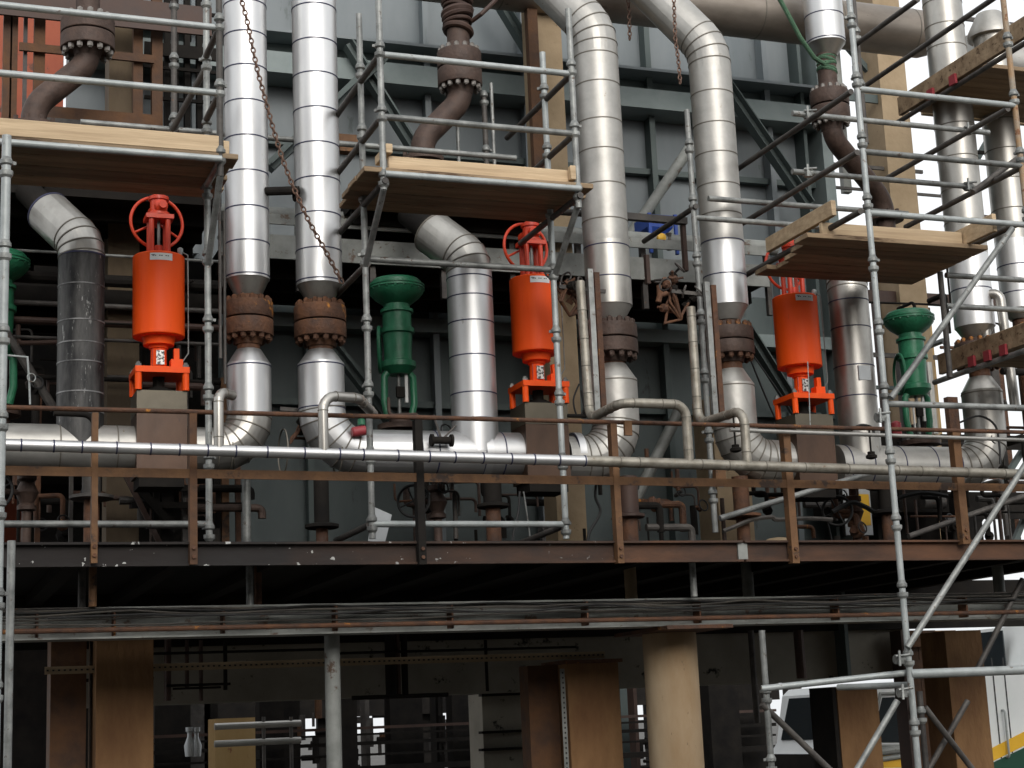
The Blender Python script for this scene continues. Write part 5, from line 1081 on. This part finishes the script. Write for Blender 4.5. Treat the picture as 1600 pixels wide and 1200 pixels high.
t = thing('brown_steel_frame', 'dark brown braced steel frame in front of the van at the lower right', 'steel frame', W(1470, 1190, 14.5))
for (u, w_, m) in ((1440, .10, 'rust_br'), (1462, .22, 'rust_br'), (1492, .26, 'brown_col'), (1425, .05, 'maroon')):
    member(t, u, 985, 1400, 14.5, w_, m, .2, vm=1150)
for v, h in ((1040, .12), (1005, .06), (1108, .05)): cross(t, 1420, 1512, v, 14.45, h, 'rust_br')
t = thing('under_deck_pipework', 'small dark pipes and brackets on the sooty wall below the girder', 'pipework', W(700, 1040, 14.5))
rnd = random.Random(11)
for (u, v0, v1, r) in ((262, 990, 1095, .03), (292, 1000, 1075, .018), (314, 1000, 1095, .018), (352, 1000, 1078, .018), (610, 990, 1085, .05), (622, 990, 1085, .02), (632, 990, 1085, .03), (1178, 985, 1130, .03), (1250, 985, 1060, .05), (105, 1000, 1200, .03), (760, 1000, 1080, .015), (820, 1040, 1200, .03)):
    x = W(u, (v0 + v1) / 2, 14.5).x; MB().cyl((x, 14.5, zv(x, 14.5, v1)), (x, 14.5, zv(x, 14.5, v0)), r, n=12).build('pipe', rnd.choice(['galv_dk', 'steel_blk', 'steel_blk', 'maroon']), t)
for (u0, u1, v, r) in ((230, 520, 1018, .012), (260, 360, 1070, .012), (270, 345, 1075, .01), (520, 900, 1016, .012), (100, 240, 1062, .015), (550, 700, 1088, .02)):
    z = W((u0 + u1) / 2, v, 14.45).z; MB().cyl((xu(14.45, z, u0), 14.45, z), (xu(14.45, z, u1), 14.45, z), r, n=10).build('pipe', 'steel_blk', t)
t = thing('wall_cabinet', 'dim concrete panel with shelves left of the rusty square column', 'cabinet', W(800, 1190, 15.2))
MB().box(W(755, 1150, 15.2).x, W(822, 1150, 15.2).x, 15.2, 15.6, 0, W(790, 1083, 15.2).z).build('panel', 'sootwall', t)
for v in (1085, 1143, 1170): z = W(790, v, 15.15).z; MB().box(W(750, v, 15.15).x, W(826, v, 15.15).x, 15.1, 15.195, z - .012, z + .012).build('shelf', 'steel_blk', t)
x = W(882, 1120, 12.75).x; z1 = zv(x, 12.75, 1045); tt = thing('slotted_post', 'thin slotted steel strip standing beside the rusty square column', 'strip', (x, 12.75, 0)); MB().box(x - .02, x + .02, 12.75, 12.755, 0, z1).build('strip', 'steel_grey', tt)
mb = MB()
for k in range(40): mb.box(x - .006, x + .006, 12.743, 12.7485, z1 - .04 - k * .04, z1 - .025 - k * .04)
mb.build('slots', 'black', tt)

t = thing('pump_skid', 'dark machinery box low behind the right railing posts', 'machinery', W(1380, 800, 14.2))
for (u0, u1, v0, v1, y) in ((1296, 1392, 752, 806, 14.3), (1400, 1480, 762, 800, 14.1), (1375, 1420, 806, 862, 14.4), (1500, 1530, 770, 862, 14.2), (1262, 1300, 700, 862, 14.95), (1440, 1466, 800, 862, 14.5)):
    a, b = W(u0, v1, y), W(u1, v0, y); MB().box(a.x, b.x, y, y + .3, max(zt, a.z), b.z).build('casing_box', 'steel_blk', t)
for k, (u, v) in enumerate(((1320, 790), (1440, 785), (1475, 820))): c = W(u, v, 13.9); MB().cyl(c, c + Vector((.25, .0, 0)), .07, n=18).build('motor', 'galv_dk' if k else 'rust', t)

# small-bore pipework between railing and casing wall
def small_bore(label, u0, u1, v0, v1, n, seed, y0=12.8, y1=14.0, ms=('galv_dk', 'rust', 'steel_blk', 'steel_blk', 'cast')):
    rnd = random.Random(seed); c = W((u0 + u1) / 2, (v0 + v1) / 2, y0); t = thing('small_bore_pipework', label, 'pipework', c)
    for k in range(n):
        a = W(rnd.uniform(u0, u1), rnd.uniform(v0, v1), rnd.uniform(y0, y1)); m = rnd.choice(ms); r = rnd.choice([.01, .014, .02, .032])
        if k % 3 == 0:
            P = [a, Vector((a.x, a.y, max(zt, a.z - rnd.uniform(.2, .6))))]
            if (P[1] - P[0]).length < .08: continue
        elif k % 3 == 1:
            L = rnd.uniform(.15, .6); P = [a, a + Vector((L, 0, 0)), a + Vector((L, 0, -rnd.uniform(.08, .25)))]
        else: L = rnd.uniform(.1, .35); P = [a, a + Vector((0, 0, L)), a + Vector((-L, .1, L)), a + Vector((-L, .1, L + .15))]
        P = [Vector((p.x, p.y, max(p.z, zt + .005))) for p in P]
        if any((P[i + 1] - P[i]).length < .05 for i in range(len(P) - 1)): continue
        MB().tube(bend(P, .04, 3)[0] if len(P) > 2 else P, r, 10).build('pipe', m, t)
        if k % 4 == 0:
            MB().lathe(P[0], Vector((rnd.uniform(-1, 1), -.6, .2)), [(r * 1.8, -.03), (r * 2.2, -.02), (r * 2.2, .02), (r * 1.2, .03), (r * 1.2, .07)], 10).build('valve_body', m, t)
            if k % 8 == 0: MB().torus(P[0] + Vector((0, -.09, .02)), Vector((.3, -1, .2)), .05, .007, 20, 6).build('handwheel', 'black', t)
small_bore('dark small bore pipework low behind the far left railing', 20, 340, 745, 840, 24, 1)
small_bore('dark small bore pipework low behind the middle railing post', 590, 860, 745, 835, 22, 2, 12.9)
small_bore('small bore pipework below the two cream pipe bends', 900, 1260, 755, 840, 24, 4, 12.9)
small_bore('dark small bore pipework below the right silver run', 1290, 1590, 745, 840, 34, 5, 12.7)
small_bore('dim pipework in the dark left of the sooty riser', 15, 340, 430, 640, 26, 6, 12.9, 14.6, ('galv_dk', 'steel_blk', 'steel_blk', 'maroon'))
small_bore('small pipe fittings above the middle silver run', 640, 800, 676, 694, 9, 7, 12.6, 12.9, ('galv_dk', 'steel_blk', 'cast'))
small_bore('tangle of thin pipes right of the slanting scaffold brace', 1530, 1600, 500, 700, 16, 8, 12.2, 13.2)
t = thing('gallery_pipes', 'faint horizontal pipes in the dark behind the left orange valve', 'pipework', W(150, 480, 13.3))
for v, r, m in ((398, .012, 'galv'), (438, .05, 'steel_blk'), (478, .022, 'galv_dk'), (505, .03, 'maroon'), (531, .015, 'galv_dk'), (592, .02, 'steel_blk')):
    z = W(150, v, 13.3).z; MB().cyl((W(-100, v, 13.3).x, 13.3, z), (xu(13.3, z, 345), 13.3, z), r, n=10).build('pipe', m, t)
MB().cyl(W(10, 520, 13.0), W(85, 640, 13.0), .035, n=10).build('brace', 'galv_dk', t)

# slack cables in front of the girder
nm = ('first', 'second', 'third', 'fourth', 'fifth', 'sixth')
for j in range(3):
    rnd = random.Random(40 + j); x = dx0 + rnd.uniform(0, 1.5); x1 = dx1 - rnd.uniform(.5, 3); pts = []; span = rnd.uniform(1.4, 2.4); zb0 = zg1 - .02 - .015 * j
    while x < x1:
        ph = (x / span) % 1; pts.append((x, YG - .16 - .012 * j, zb0 - (.012 + .010 * j) * 4 * ph * (1 - ph) + .008 * math.sin(x * 5 + j))); x += .16
    tag(MB().tube(pts, .0055 + .001 * (j % 3), 6).build('slack_cable', ('black', 'cable', 'black', 'tan_shade', 'cable', 'black')[j]), 'slack cable sagging between ties on the lower girder, %s from its face' % nm[j], 'cable', 'slack cables on the lower girder')
# clutter against the far openings
t = thing('far_valve_racks', 'small dark pipes and valves silhouetted in the far openings under the boiler', 'pipework', (8, 26, 0)); rnd = random.Random(77)
for (u0, u1) in ((465, 500), (552, 608), (672, 706), (982, 1014)):
    for k in range(12):
        u = rnd.uniform(u0, u1); v = rnd.uniform(1118, 1200); c = W(u, v, 26); h = rnd.uniform(.08, .5)
        if k % 3: MB().cyl(c, c + Vector((0, 0, h)), rnd.uniform(.02, .06), n=8).build('pipe', rnd.choice(['steel_blk', 'rust_br', 'steel_blk', 'galv_dk']), t)
        else: MB().cyl(c, c + Vector((h, 0, 0)), rnd.uniform(.015, .05), n=8).build('pipe', 'steel_blk', t)
